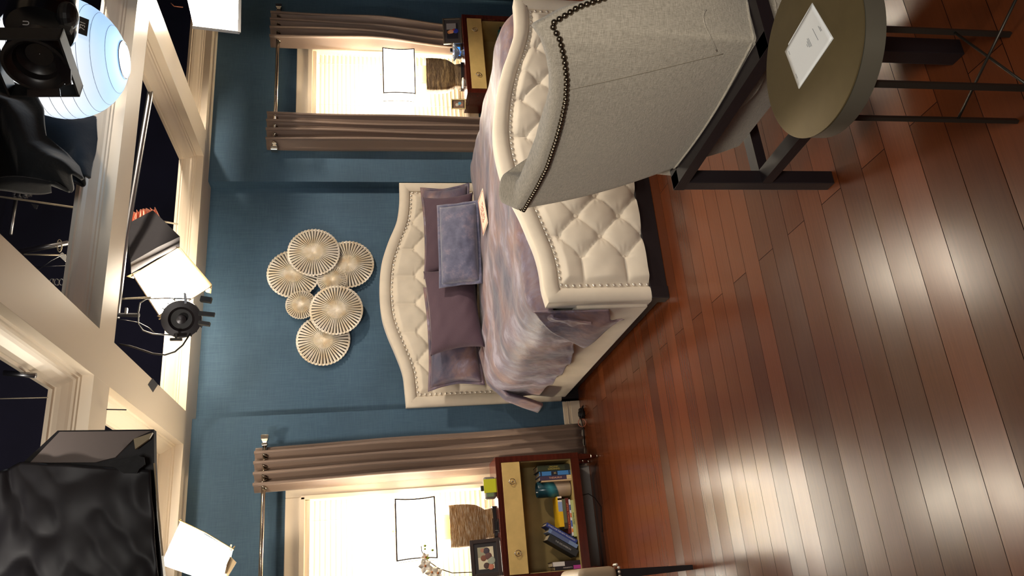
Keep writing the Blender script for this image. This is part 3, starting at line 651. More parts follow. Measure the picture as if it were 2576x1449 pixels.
def pic_family(t, w, h):
    p = flat(t, -w*.29, w*.29, h*.24, h*.76, -.0050, (206, 196, 168), 'photograph')
    flat(t, w*.02, w*.29, h*.5, h*.76, -.0060, (150, 146, 120), parent=p)
    for x, z, r, c in ((.0, .58, .020, (120, 70, 50)), (-.05, .50, .02, (70, 46, 40)), (.045, .47, .022, (60, 50, 60)), (.01, .42, .024, (96, 60, 56)), (-.06, .36, .02, (180, 110, 84)), (-.02, .33, .026, (150, 156, 140)), (.05, .60, .015, (170, 120, 96))): fig(p, x, z * h, r, -.0065, c)
def pic_kid(t, w, h):
    p = flat(t, -w*.30, w*.30, h*.2, h*.80, -.0045, (30, 28, 38), 'photograph'); flat(t, w*.06, w*.30, h*.3, h*.80, -.0053, (150, 146, 148), parent=p)
    fig(p, -.005, h*.56, .022, -.006, (226, 160, 120), (.9, 1.1)); fig(p, -.01, h*.66, .018, -.0055, (200, 130, 70)); fig(p, .0, h*.32, .024, -.006, (40, 60, 170)); fig(p, .012, h*.42, .009, -.007, (190, 50, 50))
def pic_pair(t, w, h):
    p = flat(t, -w*.38, w*.38, h*.14, h*.86, -.001, (120, 90, 70), 'photograph'); fig(p, -.005, h*.6, .014, -.002, (200, 190, 170)); fig(p, .006, h*.42, .014, -.002, (90, 160, 190)); fig(p, -.006, h*.3, .012, -.002, (170, 120, 96))
photo_frame('photo_frame', ((1255, 1400), (.245, .205), R(8)), 5.40, 9, M['darkframe'], .026, 'dark bronze photo frame with a group portrait, on the nightstand left of the bed', pic_family, M['espresso'])
photo_frame('photo_frame', ((1165, 78), (.255, .165), R(-6)), 5.42, 8, M['silverframe'], .014, 'silver beaded photo frame with a portrait, far corner of the right nightstand', pic_kid, mat((('charcoal_mount')), (70, 64, 66), .7))
photo_frame('photo_frame', ((1166, 262), (.085, .125), R(-30)), 5.50, 12, M['champagne'], .010, 'small champagne gold photo frame leaning beside the right lamp, nearest the bed', pic_pair)
# clocks
def clock(x, y, rot, label, note):
    t = thing('alarm_clock', label, 'alarm clock', (x, y, .753), None, (0, 0, rot)); m = MB(); m.box((-.075, -.02, 0), (.075, .035, .085), .018, 4); m.build('case', M['clock'], t, 50, local=True)
    m = MB(); m.box((-.018, -.005, .085), (.018, .02, .105), .003); m.build('snooze_button', M['black'], t, local=True)
    m = MB(); m.box((-.062, -.0215, .02), (-.02 if note else .02, -.0195, .068)); m.build('display', M['screen'] if not note else mat('green_display', (110, 130, 96), .4), t, local=True)
    if note: m = MB(); m.box((-.035, -.0235, .0), (.058, -.0222, .085)); m.build('sticky_note', M['note'], t, local=True)
clock(.645, 5.42, R(2), 'silver alarm clock with a yellow-green note stuck on its face', True)
clock(4.415, 5.485, R(-12), 'silver alarm clock with a lit blue display, beside the beaded photo frame', False)
m = MB()                                            # glass dish with pleated fan sides
t = thing('glass_bowl', 'pleated pale blue glass bowl in front of the right lamp', 'bowl', (4.32, 5.395, .753))
m.lathe([(.025, 0), (.028, .004), (.014, .03), (.03, .05), (.075, .088), (.073, .089), (.026, .053), (.004, .04)], n=48, cap=False)
for v in m.bm.verts:
    a = math.atan2(v.co.y, v.co.x); r = hypot(v.co.x, v.co.y)
    if v.co.z > .045: k = 1 + .10 * sin(a * 12); v.co.x *= k; v.co.y *= k
m.build('pleated_body', M['glassblue'], t, True, local=True)
t = thing('trinket_dish', 'small shell white round box with dark script, beside the little gold frame', 'trinket box', (4.03, 5.43, .753)); m = MB()
m.lathe([(.03, 0), (.034, .004), (.034, .018)], n=32); m.build('base', M['pod'], t, 40, local=True); m = MB(); m.lathe([(.045, .018), (.047, .022), (.040, .028), (.01, .032)], n=32, mtx=Matrix.Rotation(R(0), 4, 'X')); m.build('lid', M['pod'], t, 40, local=True)
m = MB(); [m.tube([(.03 * cos(a + .3 * k), .03 * sin(a + .3 * k), .0305) for a in (0, .1, .2)], .0012, 6) for k in range(20)]; m.build('script_band', M['ink'], t, local=True)
t = thing('small_stand', 'little black display stand with a bright rim, in front of the ribbed lamp', 'stand', (.39, 5.42, .753)); m = MB(); m.box((-.045, -.018, 0), (.045, .018, .006)); m.box((-.03, -.012, .006), (.03, .012, .03), .004); m.build('base', M['espresso'], t, local=True)
m = MB(); m.box((-.05, -.017, .03), (.05, .017, .036)); m.box((-.05, -.017, .036), (.05, -.014, .042)); m.build('tray', M['chrome'], t, local=True)
# orchid
t = thing('orchid_plant', 'white moth orchid with green buds leaning into the glowing left window', 'orchid', (.10, 5.50, .753))
m = MB(); m.lathe([(.035, 0), (.045, .05), (.05, .09), (.046, .092), (.04, .05)], (.06, 5.55, .753), 24, cap=False); m.build('pot', M['vasewhite'], t, 40)
SP = [V((.06, 5.55, .83)), V((.11, 5.50, .95)), V((.115, 5.48, 1.08)), V((.15, 5.46, 1.17)), V((.21, 5.45, 1.25)), V((.27, 5.45, 1.28)), V((.30, 5.45, 1.28))]
m = MB(); m.tube(SP, .0035, 8); m.tube([V((.21, 5.45, 1.25)), V((.25, 5.45, 1.20))], .002, 6); m.build('stem', M['stem'], t, True)
for i in range(5):
    m = MB(); a = i * 1.3; m.grid(lambda u, v: V((.06 + (.03 + .16 * u) * cos(a) - (v - .5) * .045 * sin(pi * (u * .9 + .1)) * sin(a), 5.55 + ((.03 + .16 * u) * sin(a) + (v - .5) * .045 * sin(pi * (u * .9 + .1)) * cos(a)) * .6, .84 + .10 * sin(pi * u * .7))), 10, 4); m.build('leaf', cm((60, 90, 40)), t, True, solid=.002)
def flower(c, s, seed):
    random.seed(seed); root = None
    for i in range(5):
        a = 2 * pi * i / 5 + .3; m = MB(); L = s * (1 if i % 2 else 1.15)
        m.grid(lambda u, v: c + V((L * u * cos(a) - L * .75 * sin(pi * min(u * .85 + .12, 1)) * (v - .5) * sin(a), -.006 - .02 * u * u + .01 * abs(v - .5), L * u * sin(a) + L * .75 * sin(pi * min(u * .85 + .12, 1)) * (v - .5) * cos(a))), 8, 6)
        if root is None: root = m.build('blossom', M['petal'], t, True, solid=.0008)
        else: m.build('petal', M['petal'], root, True, solid=.0008)
    m = MB(); m.ball(c + V((0, -.012, -.004)), .008, 10, 8, (1, 1.3, .8)); m.build('throat', mat('orchid_throat', (196, 120, 60), .5), root, True)
for c, s_, k in ((at(1068, 1424, 5.44), .042, 1), (at(1085, 1440, 5.46), .045, 2), (at(1100, 1442, 5.47), .035, 3), (at(1069, 1402, 5.44), .028, 4)): flower(c, s_, k)
for p, r in (((1069, 1373), .0085), ((1088, 1384), .008), ((1076, 1404), .010), ((1069, 1381), .007)):
    m = MB(); m.ball(at(*p, 5.43), r, 12, 8, (1, 1, 1.15)); m.build('bud', M['bud'], t, True)
# ------------------------------------------------------------------ books
def book(label, w, h, d, spine, loc, rot, title=None, tcol=(230, 220, 190), band=None, vertical=True, title_size=None, group=None):
    # stands on its tail: w = thickness (x), d = depth (y), h = height (z)
    t = thing('book', label, 'book', loc, group, rot); c = cm(spine)
    m = MB(); m.box((-w/2, 0, 0), (w/2, .004, h), .0012); m.box((-w/2, .002, 0), (-w/2 + .003, d, h)); m.box((w/2 - .003, .002, 0), (w/2, d, h)); m.build('cover', c, t, local=True)
    m = MB(); m.box((-w/2 + .003, .004, .004), (w/2 - .003, d - .004, h - .004)); m.build('pages', M['page'], t, local=True)
    if band:
        for z0, z1, col in band: m = MB(); m.box((-w/2 + .001, -.0006, z0 * h), (w/2 - .001, .001, z1 * h)); m.build('spine_label', cm(col), t, local=True)
    if title:
        sz = title_size or w * .62; text(title, sz, cm(tcol), t, axes((0, 0, -1), (1, 0, 0), (0, -.0012, h * .5)), 'spine_title')
    return t
SZ = .2155; YF = 5.395
book('dark green gardening book standing at the right end of the shelf', .040, .235, .17, (44, 52, 30), (.752, YF, SZ), (0, 0, 0), 'ORGANIC\nGARDENING', (178, 158, 70), [(.0, .16, (30, 36, 22))], title_size=.015)
book('bright blue book with a black H label, beside the green gardening book', .030, .225, .17, (60, 120, 180), (.7145, YF, SZ), (0, 0, 0), 'H', (210, 190, 130), [(.42, .62, (20, 22, 36)), (.93, .97, (20, 22, 36)), (.03, .06, (20, 22, 36))], title_size=.022)
book('navy and tan book lettered THESAURUS beside the blue one', .030, .225, .16, (64, 50, 74), (.683, YF, SZ), (0, 0, 0), 'THESAURUS', (226, 170, 140), [(.0, .14, (200, 176, 130))], title_size=.017)
book('slim cream book leaning on the vase', .010, .215, .05, (196, 168, 128), (.6625, YF, SZ), (0, 0, 0), None)
t = thing('ceramic_vase', 'cylinder vase glazed teal above and cream below, on the shelf among the books', 'vase', (.6135, 5.47, SZ)); m = MB()
m.lathe([(.05, 0), (.056, .006), (.056, .235), (.052, .24), (.048, .235), (.048, .02)], n=40, cap=False)
vm = NT('teal_dipped_glaze'); tc = vm.n('ShaderNodeTexCoord'); sp = vm.n('ShaderNodeSeparateXYZ'); vm.l(tc.outputs['Object'], sp.inputs[0])
a1 = vm.n('ShaderNodeMath', operation='MULTIPLY', i1=.35); vm.l(sp.outputs[0], a1.inputs[0]); a2 = vm.n('ShaderNodeMath', operation='SUBTRACT'); vm.l(sp.outputs[2], a2.inputs[0]); vm.l(a1.outputs[0], a2.inputs[1])
rr = ramp(vm, a2.outputs[0], [(.10, (190, 172, 150)), (.108, (36, 84, 92)), (.15, (60, 130, 140)), (.19, (30, 66, 76))]); vm.l(rr.outputs[0], vm.b.inputs['Base Color']); vm.b.inputs['Roughness'].default_value = .18
m.build('body', vm.m, t, 50, local=True)
m = MB(); m.lathe([(.0565, .0), (.0565, .004), (.05, .004), (.05, .0)], n=40, cap=False); m.build('foot_ring', cm((60, 40, 30)), t, local=True)
def lay(label, x0, x1, z, th, col, dep, title, tcol, band=None, rotz=0):      # lying book, spine to the front
    t = thing('book', label, 'book', ((x0 + x1) / 2, YF + .01, z), 'books lying in a pile', (0, 0, rotz)); L = x1 - x0; c = cm(col); m = MB()
    m.box((-L/2, 0, 0), (L/2, .004, th), .001); m.box((-L/2, .002, 0), (L/2, dep, .0025)); m.box((-L/2, .002, th - .0025), (L/2, dep, th)); m.build('cover', c, t, local=True)
    m = MB(); m.box((-L/2 + .004, .004, .0025), (L/2 - .004, dep - .004, th - .0025)); m.build('pages', M['page'], t, local=True)
    for a, b, cc in (band or []): m = MB(); m.box((-L/2 + a * L, -.0006, .001), (-L/2 + b * L, .001, th - .001)); m.build('spine_label', cm(cc), t, local=True)
    if title: text(title, th * .62, cm(tcol), t, axes((-1, 0, 0), (0, 0, -1), (0, -.0012, th * .5)) if title.startswith('~') else axes((1, 0, 0), (0, 0, 1), (0, -.0012, th * .5)), 'spine_title')
lay('pale green book at the bottom of the lying pile', .280, .524, SZ, .022, (176, 184, 126), .16, 'Mental Games', (60, 66, 40))
lay('thin white book with blue and orange spots, second from the bottom of the pile', .286, .530, SZ + .0222, .012, (214, 214, 220), .15, None, None, [(.1, .2, (220, 130, 50)), (.25, .42, (60, 90, 170)), (.5, .62, (210, 110, 60)), (.7, .85, (60, 80, 140))])
lay('dark red book in the middle of the lying pile', .302, .540, SZ + .0344, .022, (96, 26, 20), .16, 'THE ACCIDENTAL TOURIST', (226, 130, 90))
lay('dull olive book in the lying pile, just under the yellow one', .336, .535, SZ + .0566, .024, (92, 96, 72), .16, None, None, [(.0, .2, (60, 50, 34))])
lay('yellow and light blue book on top of the lying pile', .350, .5545, SZ + .0808, .032, (226, 180, 20), .16, None, None, [(.5, .82, (140, 160, 200)), (.82, 1.0, (232, 220, 206)), (.88, .94, (230, 110, 50))])
al = R(33)
book('royal blue book at the top of the leaning trio', .026, .240, .16, (40, 58, 128), (.245, YF, SZ + .0075), (0, al, 0), 'ETHICS FOR THE NEW MILLENNIUM', (214, 214, 220), title_size=.013)
book('pale steel blue book in the middle of the leaning trio', .027, .225, .16, (112, 134, 172), (.2125, YF, SZ + .008), (0, al, 0), None, (230, 230, 235), [(.3, .9, (86, 100, 140))])
book('thick dark grey book at the bottom of the leaning trio', .046, .225, .16, (42, 44, 46), (.168, YF, SZ + .013), (0, al, 0), 'THE DECAMERON', (176, 176, 172), title_size=.015)
book('black book with a white label on its spine, near the left end of the shelf', .030, .195, .16, (36, 22, 28), (.1115, YF, SZ), (0, 0, 0), None, (200, 190, 180), [(.56, .98, (206, 202, 196))])
book('black book with pink foot band and white lettering, leftmost on the shelf', .026, .180, .16, (26, 18, 24), (.0845, YF, SZ), (0, 0, 0), 'MANIFESTO', (190, 180, 176), [(.0, .28, (170, 60, 140))], title_size=.012)
# books on the other nightstand shelf
for i, (x, w_, hh, c, lab) in enumerate(((4.60, .03, .20, (24, 22, 40), 'dark navy book standing on the right nightstand shelf'), (4.565, .032, .215, (20, 96, 96), 'teal book standing on the right nightstand shelf'), (4.53, .03, .20, (84, 50, 34), 'brown book standing on the right nightstand shelf'), (4.49, .034, .21, (190, 178, 176), 'pale pink book standing on the right nightstand shelf'))):
    book(lab, w_, hh, .16, c, (x, YF, SZ), (0, 0, 0), None)
# cord and adaptor on the floor by the baseboard
t = thing('power_adaptor', 'black plug adaptor with looped cord lying by the white baseboard', 'power cord', (1.17, 5.66, 0)); m = MB(); m.box((1.14, 5.62, .0), (1.22, 5.67, .035), .008); m.box((1.15, 5.60, .0), (1.19, 5.63, .05), .006); m.build('plug', M['cable'], t, 40)
m = MB(); m.tube([(1.18 + .05 * cos(a), 5.60 + .035 * sin(a), .008 + .03 * abs(sin(a / 2))) for a in [k * .4 for k in range(22)]] + [(1.05, 5.66, .01), (.95, 5.70, .008)], .004, 8); m.build('cord', M['cable'], t, True)
m = MB(); m.tube([(1.10 + .03 * cos(k * pi / 10), 5.60, .034 + .03 * sin(k * pi / 10)) for k in range(21)], .0025, 8); m.build('wire_loop', M['copper'], t, True)
m = MB(); m.box((.06, 5.667, .0), (.79, 5.688, .095), .004); tag(m.build('cable_cover', cm((150, 146, 140)), origin=(.4, 5.70, .02)), 'long pale grey cable cover on the floor under the left nightstand', 'cable cover')
m = MB(); m.tube([(.55, 5.40, .155), (.56, 5.41, .10), (.53, 5.43, .05), (.47, 5.46, .006), (.30, 5.50, .006)], .003, 8); tag(m.build('lamp_cord', M['cable'], origin=(.5, 5.45, .006)), 'thin black cord dangling under the bookshelf nightstand', 'cord')
# ------------------------------------------------------------------ wall sculpture
t = thing('wall_sculpture', 'cluster of pleated champagne metal discs on the teal wall above the headboard', 'wall sculpture', (2.3, NY, 1.95))
dm = NT('champagne_leaf_metal'); tc = dm.n('ShaderNodeTexCoord'); nz = dm.n('ShaderNodeTexNoise', Scale=14.0, Detail=4.0); dm.l(tc.outputs['Object'], nz.inputs['Vector'])
rr = ramp(dm, nz.outputs[0], [(.35, (234, 220, 196)), (.5, (238, 230, 214)), (.65, (246, 240, 230))]); dm.l(rr.outputs[0], dm.b.inputs['Base Color']); dm.b.inputs['Metallic'].default_value = .45; dm.b.inputs['Roughness'].default_value = .42
DM = dm.m; DK = mat('dark_disc_backing', (40, 30, 26), .6)
def disc(px, py, r, dy, n, hub):
    c = at(px, py, NY - dy); m = MB(); nr = 14; K = n * 6
    for ring in range(1):
        g = []
        for i in range(nr + 1):
            rr_ = r * i / nr; row = []
            for k in range(K):
                ph = (k / K * n) % 1; f = abs(ph * 2 - 1); slot = 1 if (f > .70 and rr_ > r * hub and rr_ < r * .955) else 0
                pl = (.5 - .5 * cos(2 * pi * ph)) * .015 * min(1, rr_ / r * 2.6)
                row.append(m.bm.verts.new(c + V((rr_ * cos(2 * pi * k / K), -pl + .0 - .022 * (1 - (rr_ / r) ** 2) + .012, rr_ * sin(2 * pi * k / K)))))
            g.append(row)
        for i in range(nr):
            for k in range(K):
                ph = ((k + .5) / K * n) % 1; f = abs(ph * 2 - 1)
                if f > .74 and i / nr > hub and i < nr - 1: continue
                a, b = g[i], g[i + 1]
                if i == 0: m.bm.faces.new((a[k], b[k], b[(k + 1) % K])) if False else m.bm.faces.new((a[k], b[k], b[(k + 1) % K], a[(k + 1) % K]))
                else: m.bm.faces.new((a[k], b[k], b[(k + 1) % K], a[(k + 1) % K]))
    o = m.build('pleated_disc', DM, t, False, solid=.0015)
    m = MB(); m.lathe([(r * .93, 0), (r * .93, .002)], n=48, mtx=Matrix.Translation(c + V((0, .016, 0))) @ Matrix.Rotation(pi / 2, 4, 'X')); m.build('disc_backing', DK, o)
for px, py, r, dy, n, hub in ((876, 664, .205, .045, 44, .30), (738, 688, .205, .05, 44, .30), (813, 855, .205, .04, 44, .30), (789, 634, .205, .10, 46, .30), (846, 779, .205, .10, 46, .30), (835, 703, .118, .065, 36, .50), (757, 766, .118, .075, 36, .50)): disc(px, py, r, dy, n, hub)
m = MB()
for a, b in (((738, 688), (876, 664)), ((738, 688), (813, 855)), ((813, 855), (846, 779)), ((846, 779), (835, 703)), ((789, 634), (835, 703))): m.tube([at(*a, NY - .02), at(*b, NY - .02)], .004, 6)
m.tube([at(789, 700, NY - .02), at(789, 700, NY)], .012); m.tube([at(840, 740, NY - .02), at(840, 740, NY)], .012)
m.build('support_frame', M['black'], t)
# ------------------------------------------------------------------ armchair
ch = thing('armchair', 'grey linen armchair edged with nailheads, held in a dark square wood frame', 'armchair', (1.5, 1.79, 0))
FX0, FX1, FY0, FY1 = 1.205, 1.86, 1.462, 2.118; fx = lambda y: FX0 + (FY1 - y) * .035
LG = {'a': (1.207, 2.118), 'b': (1.232, 1.470), 'c': (1.86, 2.14), 'd': (1.885, 1.49)}
for k, (x, y) in LG.items(): m = MB(); m.box((x - .024, y - .024, 0), (x + .024, y + .024, .535), .002); m.build('leg', M['espresso'], ch)
def ring(z, h, names):
    for (a, b), nm in zip((('a', 'b'), ('b', 'd'), ('a', 'c'), ('c', 'd')), names):
        m = MB(); p, q = V((*LG[a], z)), V((*LG[b], z)); d = (q - p).normalized() * (.024 if nm == 'rail' else -.023); m.bar(p - d, q + d, .05, h); m.build(nm, M['espresso'], ch)
ring(.545, .036, ['rail'] * 4); ring(.25, .036, ['stretcher'] * 4)
# top edge of the back measured along the nail row
TP = [atx(*p, X) for p, X in (((1312, 528), 1.175), ((1345, 470), 1.163), ((1370, 420), 1.158), ((1393, 350), 1.157), ((1406, 300), 1.161), ((1416, 250), 1.171), ((1418, 200), 1.187), ((1412, 150), 1.208), ((1400, 100), 1.233), ((1378, 60), 1.262))]
ARM = [V((1.262, 1.450, 1.124)), V((1.30, 1.440, 1.055)), V((1.335, 1.432, .96)), V((1.365, 1.425, .86)), V((1.41, 1.425, .765)), V((1.50, 1.43, .70)), V((1.65, 1.435, .68)), V((1.80, 1.44, .67))]
ARML = [V((1.175, 2.325, TP[0].z)), V((1.24, 2.335, 1.10)), V((1.30, 2.325, 1.02)), V((1.36, 2.31, .88)), V((1.42, 2.30, .78)), V((1.52, 2.27, .70)), V((1.65, 2.24, .68)), V((1.80, 2.22, .67))]
def poly_at(P, u):
    k = u * (len(P) - 1); i = min(int(k), len(P) - 2); return P[i].lerp(P[i + 1], k - i)
TOP = ARML[::-1][:-1] + TP + ARM[1:]
# bottom follows the rail
BOT = []
for i, p in enumerate(TOP):
    n1, n2 = len(ARML) - 1, len(ARML) - 1 + len(TP)
    if i < n1: BOT.append(V((min(p.x + .02, 1.80), 2.085, .56)))
    elif i < n2: f = (i - n1) / (len(TP) - 1); BOT.append(V((1.238 + .025 * f - .02 * sin(pi * f), 2.088 - (2.088 - 1.488) * f, .56)))
    else: BOT.append(V((min(p.x + .02, 1.80), 1.488, .56)))
CEN = V((1.55, 1.82, 0))
def outer(u, v, off=0):
    k = u * (len(TOP) - 1); i = min(int(k), len(TOP) - 2); f = k - i; a = BOT[i].lerp(BOT[i + 1], f); b = TOP[i].lerp(TOP[i + 1], f)
    q = a.lerp(b, v); d = (V((q.x, q.y, 0)) - CEN); d.z = 0; d.normalize(); q += d * (.018 * sin(pi * v) - off); return q
m = MB(); m.grid(lambda u, v: outer(u, v), 120, 30); m.build('outer_back', M['linen'], ch, True)
def roll(u, v):                                      # padded top roll and inside face
    q = outer(u, 1); d = (V((q.x, q.y, 0)) - CEN); d.z = 0; d.normalize(); n = len(TOP) - 1; w_ = .085 + .03 * sstep(.52, .40, u)
    if v < .5: a = v / .5 * pi; return q - d * (w_ / 2 * (1 - cos(a))) + d * (.010 * sin(a) * (1 if v < .3 else .5)) + V((0, 0, (.030 + .004 * sstep(.60, .70, u)) * abs(sin(a)) ** .7))
    f = (v - .5) / .5; e = q - d * (w_ + .02 * sin(pi * f)); e.z = q.z + (.47 - q.z) * f; return e
m = MB(); m.grid(roll, 120, 30); m.build('inside_padding', M['linen'], ch, True)
m = MB(); m.box((1.30, 1.53, .46), (1.86, 2.08, .56), .03, 3); m.build('seat_cushion', M['linen'], ch, 50)
def under(u, v):                                     # curved upholstered body under the rail
    cs = [(-1, -1), (-1, 1), (1, 1), (1, -1)]; k = u * 4; i = min(int(k), 3); f = k - i; a, b = cs[i], cs[(i + 1) % 4]; s_ = 1 - .16 * (1 - v) ** 1.6
    x, y = (a[0] + (b[0] - a[0]) * f), (a[1] + (b[1] - a[1]) * f); return V((1.545 + x * .285 * s_ + .03 * (1 - s_), 1.80 + y * .298 * (1 - .10 * (1 - v)), .335 + .225 * v))
m = MB(); g = m.grid(under, 64, 12, True); m.bm.faces.new([r[0] for r in g]); m.bm.faces.new([r[-1] for r in g]); m.build('seat_base', M['linen'], ch, 40)
m = MB(); m.tube([outer(u / 60, .02) for u in range(10, 51)], .004, 6); m.build('lower_piping', M['linen'], ch, True)
m = MB(); m.tube([outer(.54 + .12 * k / 24, 1 - .85 * k / 24, -.0004) for k in range(25)], .0010, 6); m.build('back_seam', cm((132, 122, 104), .8), ch, True)
m = MB(); m.tube([outer(.665 + .10 * k / 16, .19 + .14 * sin(k / 16 * 1.4), -.001) for k in range(17)], .002, 6); m.build('side_seam', M['linen'], ch, True)
nm = MB(); nm.ball((0, 0, 0), .0078, 10, 6); CN = nm.build('nailhead', M['bronze_nail'], None, True, local=True)
full = [outer(i / 6000, .985) for i in range(6001)]; acc = 0; pts = []
for a, b in zip(full, full[1:]):
    acc += (b - a).length
    if acc >= .0158: acc = 0; d = V((b.x - CEN.x, b.y - CEN.y, 0)).normalized(); pts.append(b + d * .003)
pts.sort(key=lambda q: q.x); rs = MB()
for i, q in enumerate(pts):
    if i < 98: copy_part(CN, ch, q - ch.location)
    else: rs.ball(q, .0078, 8, 5)
o = rs.build('nailhead_row', M['bronze_nail'], ch, True); o['kind'] = 'stuff'; bpy.data.objects.remove(CN)
# ------------------------------------------------------------------ drum table with the script pages
tb = thing('side_table', 'round drum side table with aged brass top on thin crossed metal legs', 'side table', (1.032, 1.243, 0)); H = .605; TC = V((1.032, 1.243, 0))
m = MB(); m.lathe([(.182, -.006), (.1885, -.003), (.1885, 0), (.186, .001)], (TC.x, TC.y, H), 96); m.build('top', M['brass'], tb, 40)
m = MB(); m.lathe([(.180, -.052), (.187, -.050), (.187, -.006), (.182, -.006)], (TC.x, TC.y, H), 96); m.build('drum', M['gunmetal'], tb, 40)
TL = [V((.951, 1.374, 0)), V((1.158, 1.309, 0)), V((.898, 1.176, 0)), V((1.105, 1.110, 0))]
for p in TL:
    m = MB(); d = (p - TC).normalized(); m.bar(p, p + V((0, 0, H - .052)), .013, .009, d); m.build('leg', M['darkmetal'], tb)
for a, b, dz in ((0, 3, .004), (1, 2, -.004)):
    m = MB(); m.tube([TL[a] + V((0, 0, .16 + dz)), TL[b] + V((0, 0, .16 + dz))], .0032, 8); m.build('cross_brace', M['darkmetal'], tb, True)
q = [V((1.091, 1.321, H)), V((1.112, 1.187, H)), V((.995, 1.159, H)), V((.979, 1.308, H))]
s_ = thing('script_pages', 'white stapled typed pages lying on the brass drum table', 'papers', (1.04, 1.24, H + .001)); Z = V((0, 0, 1))
m = MB(); m.prism([q[0].lerp(q[1], .12) + Z * .0020 + V((.006, .0, 0)), q[1] + Z * .002 + V((.004, .004, 0)), q[2] + Z * .002, q[3] + Z * .002], (0, 0, .0012)); m.build('under_sheet', M['paper'], s_)
m = MB(); m.grid(lambda u, v: q[3].lerp(q[0], u).lerp(q[2].lerp(q[1], u), v) + Z * (.0038 + .006 * (max(0, u - .6)) ** 2 + .012 * max(0, v - .85)), 12, 12); m.build('top_sheet', M['paper'], s_, True, solid=.0004)
random.seed(5); m = MB(); f = lambda u, v: q[3].lerp(q[0], u).lerp(q[2].lerp(q[1], u), v) + Z * .0048
for v, a, b in ((.93, .42, .50), (.90, .36, .47), (.88, .37, .52), (.76, .30, .62), (.60, .36, .58), (.575, .38, .60), (.55, .40, .56), (.06, .20, .32), (.09, .80, .90), (.52, .45, .52)): m.bar(f(a, v), f(b, v), .0010, .0001)
m.build('typed_lines', M['ink'], s_)
# ------------------------------------------------------------------ bench corner at the left edge
t = thing('bench', 'beige leather bench corner with nailheads on a tapered dark leg, at the left edge', 'bench', (-.25, 4.1, 0))
m = MB(); m.box((-.55, 3.90, .40), (.052, 4.35, .60), .035, 4); m.build('seat', M['beige_vinyl'], t, 50)
for x, y in ((.012, 3.94), (-.50, 3.94), (.012, 4.31), (-.50, 4.31)):
    m = MB(); v = [(-.018, -.018), (.018, -.018), (.018, .018), (-.018, .018)]; a = [m.bm.verts.new((x + i * .65, y + j * .65, 0)) for i, j in v]; b = [m.bm.verts.new((x + i * 1.25, y + j * 1.25, .40)) for i, j in v]
    for k in range(4): m.bm.faces.new((a[k], a[(k + 1) % 4], b[(k + 1) % 4], b[k]))
    m.bm.faces.new(a); m.bm.faces.new(b); m.build('leg', M['espresso'], t)
for k in range(4): m = MB(); m.ball((.040 - .02 * k, 3.897, .395), .008, 10, 6); m.build('nailhead', M['pewter'], t, True)
for k in range(3): m = MB(); m.ball((.055, 3.93 + .02 * k, .395), .008, 10, 6); m.build('nailhead', M['pewter'], t, True)
# dresser corner at the far right edge
t = thing('dresser', 'dark mahogany dresser corner with a ring pull by the teal wall at the right', 'dresser', (5.55, 4.9, 0))
m = MB(); m.box((4.98, 4.95, .06), (6.1, 5.45, .60), .006); m.build('case', M['mahogany'], t)
m = MB(); m.tube([(5.03 + .02 * sin(a * pi / 10), 4.94, .52 + .02 * cos(a * pi / 10)) for a in range(21)], .003, 8); m.build('ring_pull', M['chrome'], t, True)
m = MB(); [m.box((x, y, 0), (x + .05, y + .05, .06)) for x in (5.0, 6.03) for y in (4.98, 5.38)]; m.build('base_block', M['mahogany'], t)
# ------------------------------------------------------------------ film lights and rigging above the set
def quad(m, pts, th): p = [V(x) for x in pts]; n = (p[1] - p[0]).cross(p[2] - p[0]).normalized(); m.prism(p, n * th)
L1 = thing('softbox_light', 'square white film light with copper foil, glowing above the bed in the ceiling opening', 'film light', at(430, 705, 4.85))
C4 = [at(447, 624, 4.88), at(528, 722, 4.98), at(405, 800, 4.78), at(335, 692, 4.70)]
m = MB(); quad(m, C4, .003); m.build('diffusion_sheet', M['softglow'], L1)
m = MB()
for a, b in zip(C4, C4[1:] + C4[:1]): m.bar(a + (a - b) * .04, b + (b - a) * .04, .006, .006)
m.build('sheet_frame', M['tan'], L1)
back = V((.10, .12, .16)); o0 = [c.lerp(L1.location, .45) + back for c in C4]
m = MB(); quad(m, [at(452, 620, 4.9), at(533, 715, 5.0), at(531, 738, 5.0), at(519, 735, 4.99)], .004); quad(m, [at(335, 700, 4.72), at(318, 695, 4.72), at(395, 660, 4.80)], .003); quad(m, [at(395, 795, 4.77), at(418, 780, 4.78), at(415, 805, 4.78)], .003); m.build('gel_edge', M['tan'], L1)
m = MB(); quad(m, [at(452, 622, 4.94), at(385, 556, 4.98), at(322, 590, 4.9), at(322, 640, 4.8), at(330, 688, 4.76), at(395, 650, 4.84)], .10); m.build('barn_door', M['greycard'], L1)
m = MB(); A, B, C_, D = at(327, 572, 5.02), at(338, 532, 5.02), at(392, 524, 5.02), at(418, 585, 5.02)
def cop(u, v): q = A.lerp(B, v).lerp(D.lerp(C_, v), u); return q + V((0, .02 * sin(u * 38), .006 * sin(u * 30 + 2 * v)))
m.grid(cop, 60, 6); m.build('copper_foil', M['copper'], L1, 30, solid=.004)
m = MB(); q = at(345, 590, 4.83); m.prism([q + V((-.02, 0, 0)), q + V((.02, 0, 0)), q + V((.012, 0, .02)), q + V((-.012, 0, .02))], (0, -.02, 0)); m.tube([q + V((-.012, -.01, 0)), q + V((-.006, -.012, -.025)), q + V((.006, -.012, -.025)), q + V((.012, -.01, 0))], .0016, 6); m.build('binder_clip', M['black'], L1)
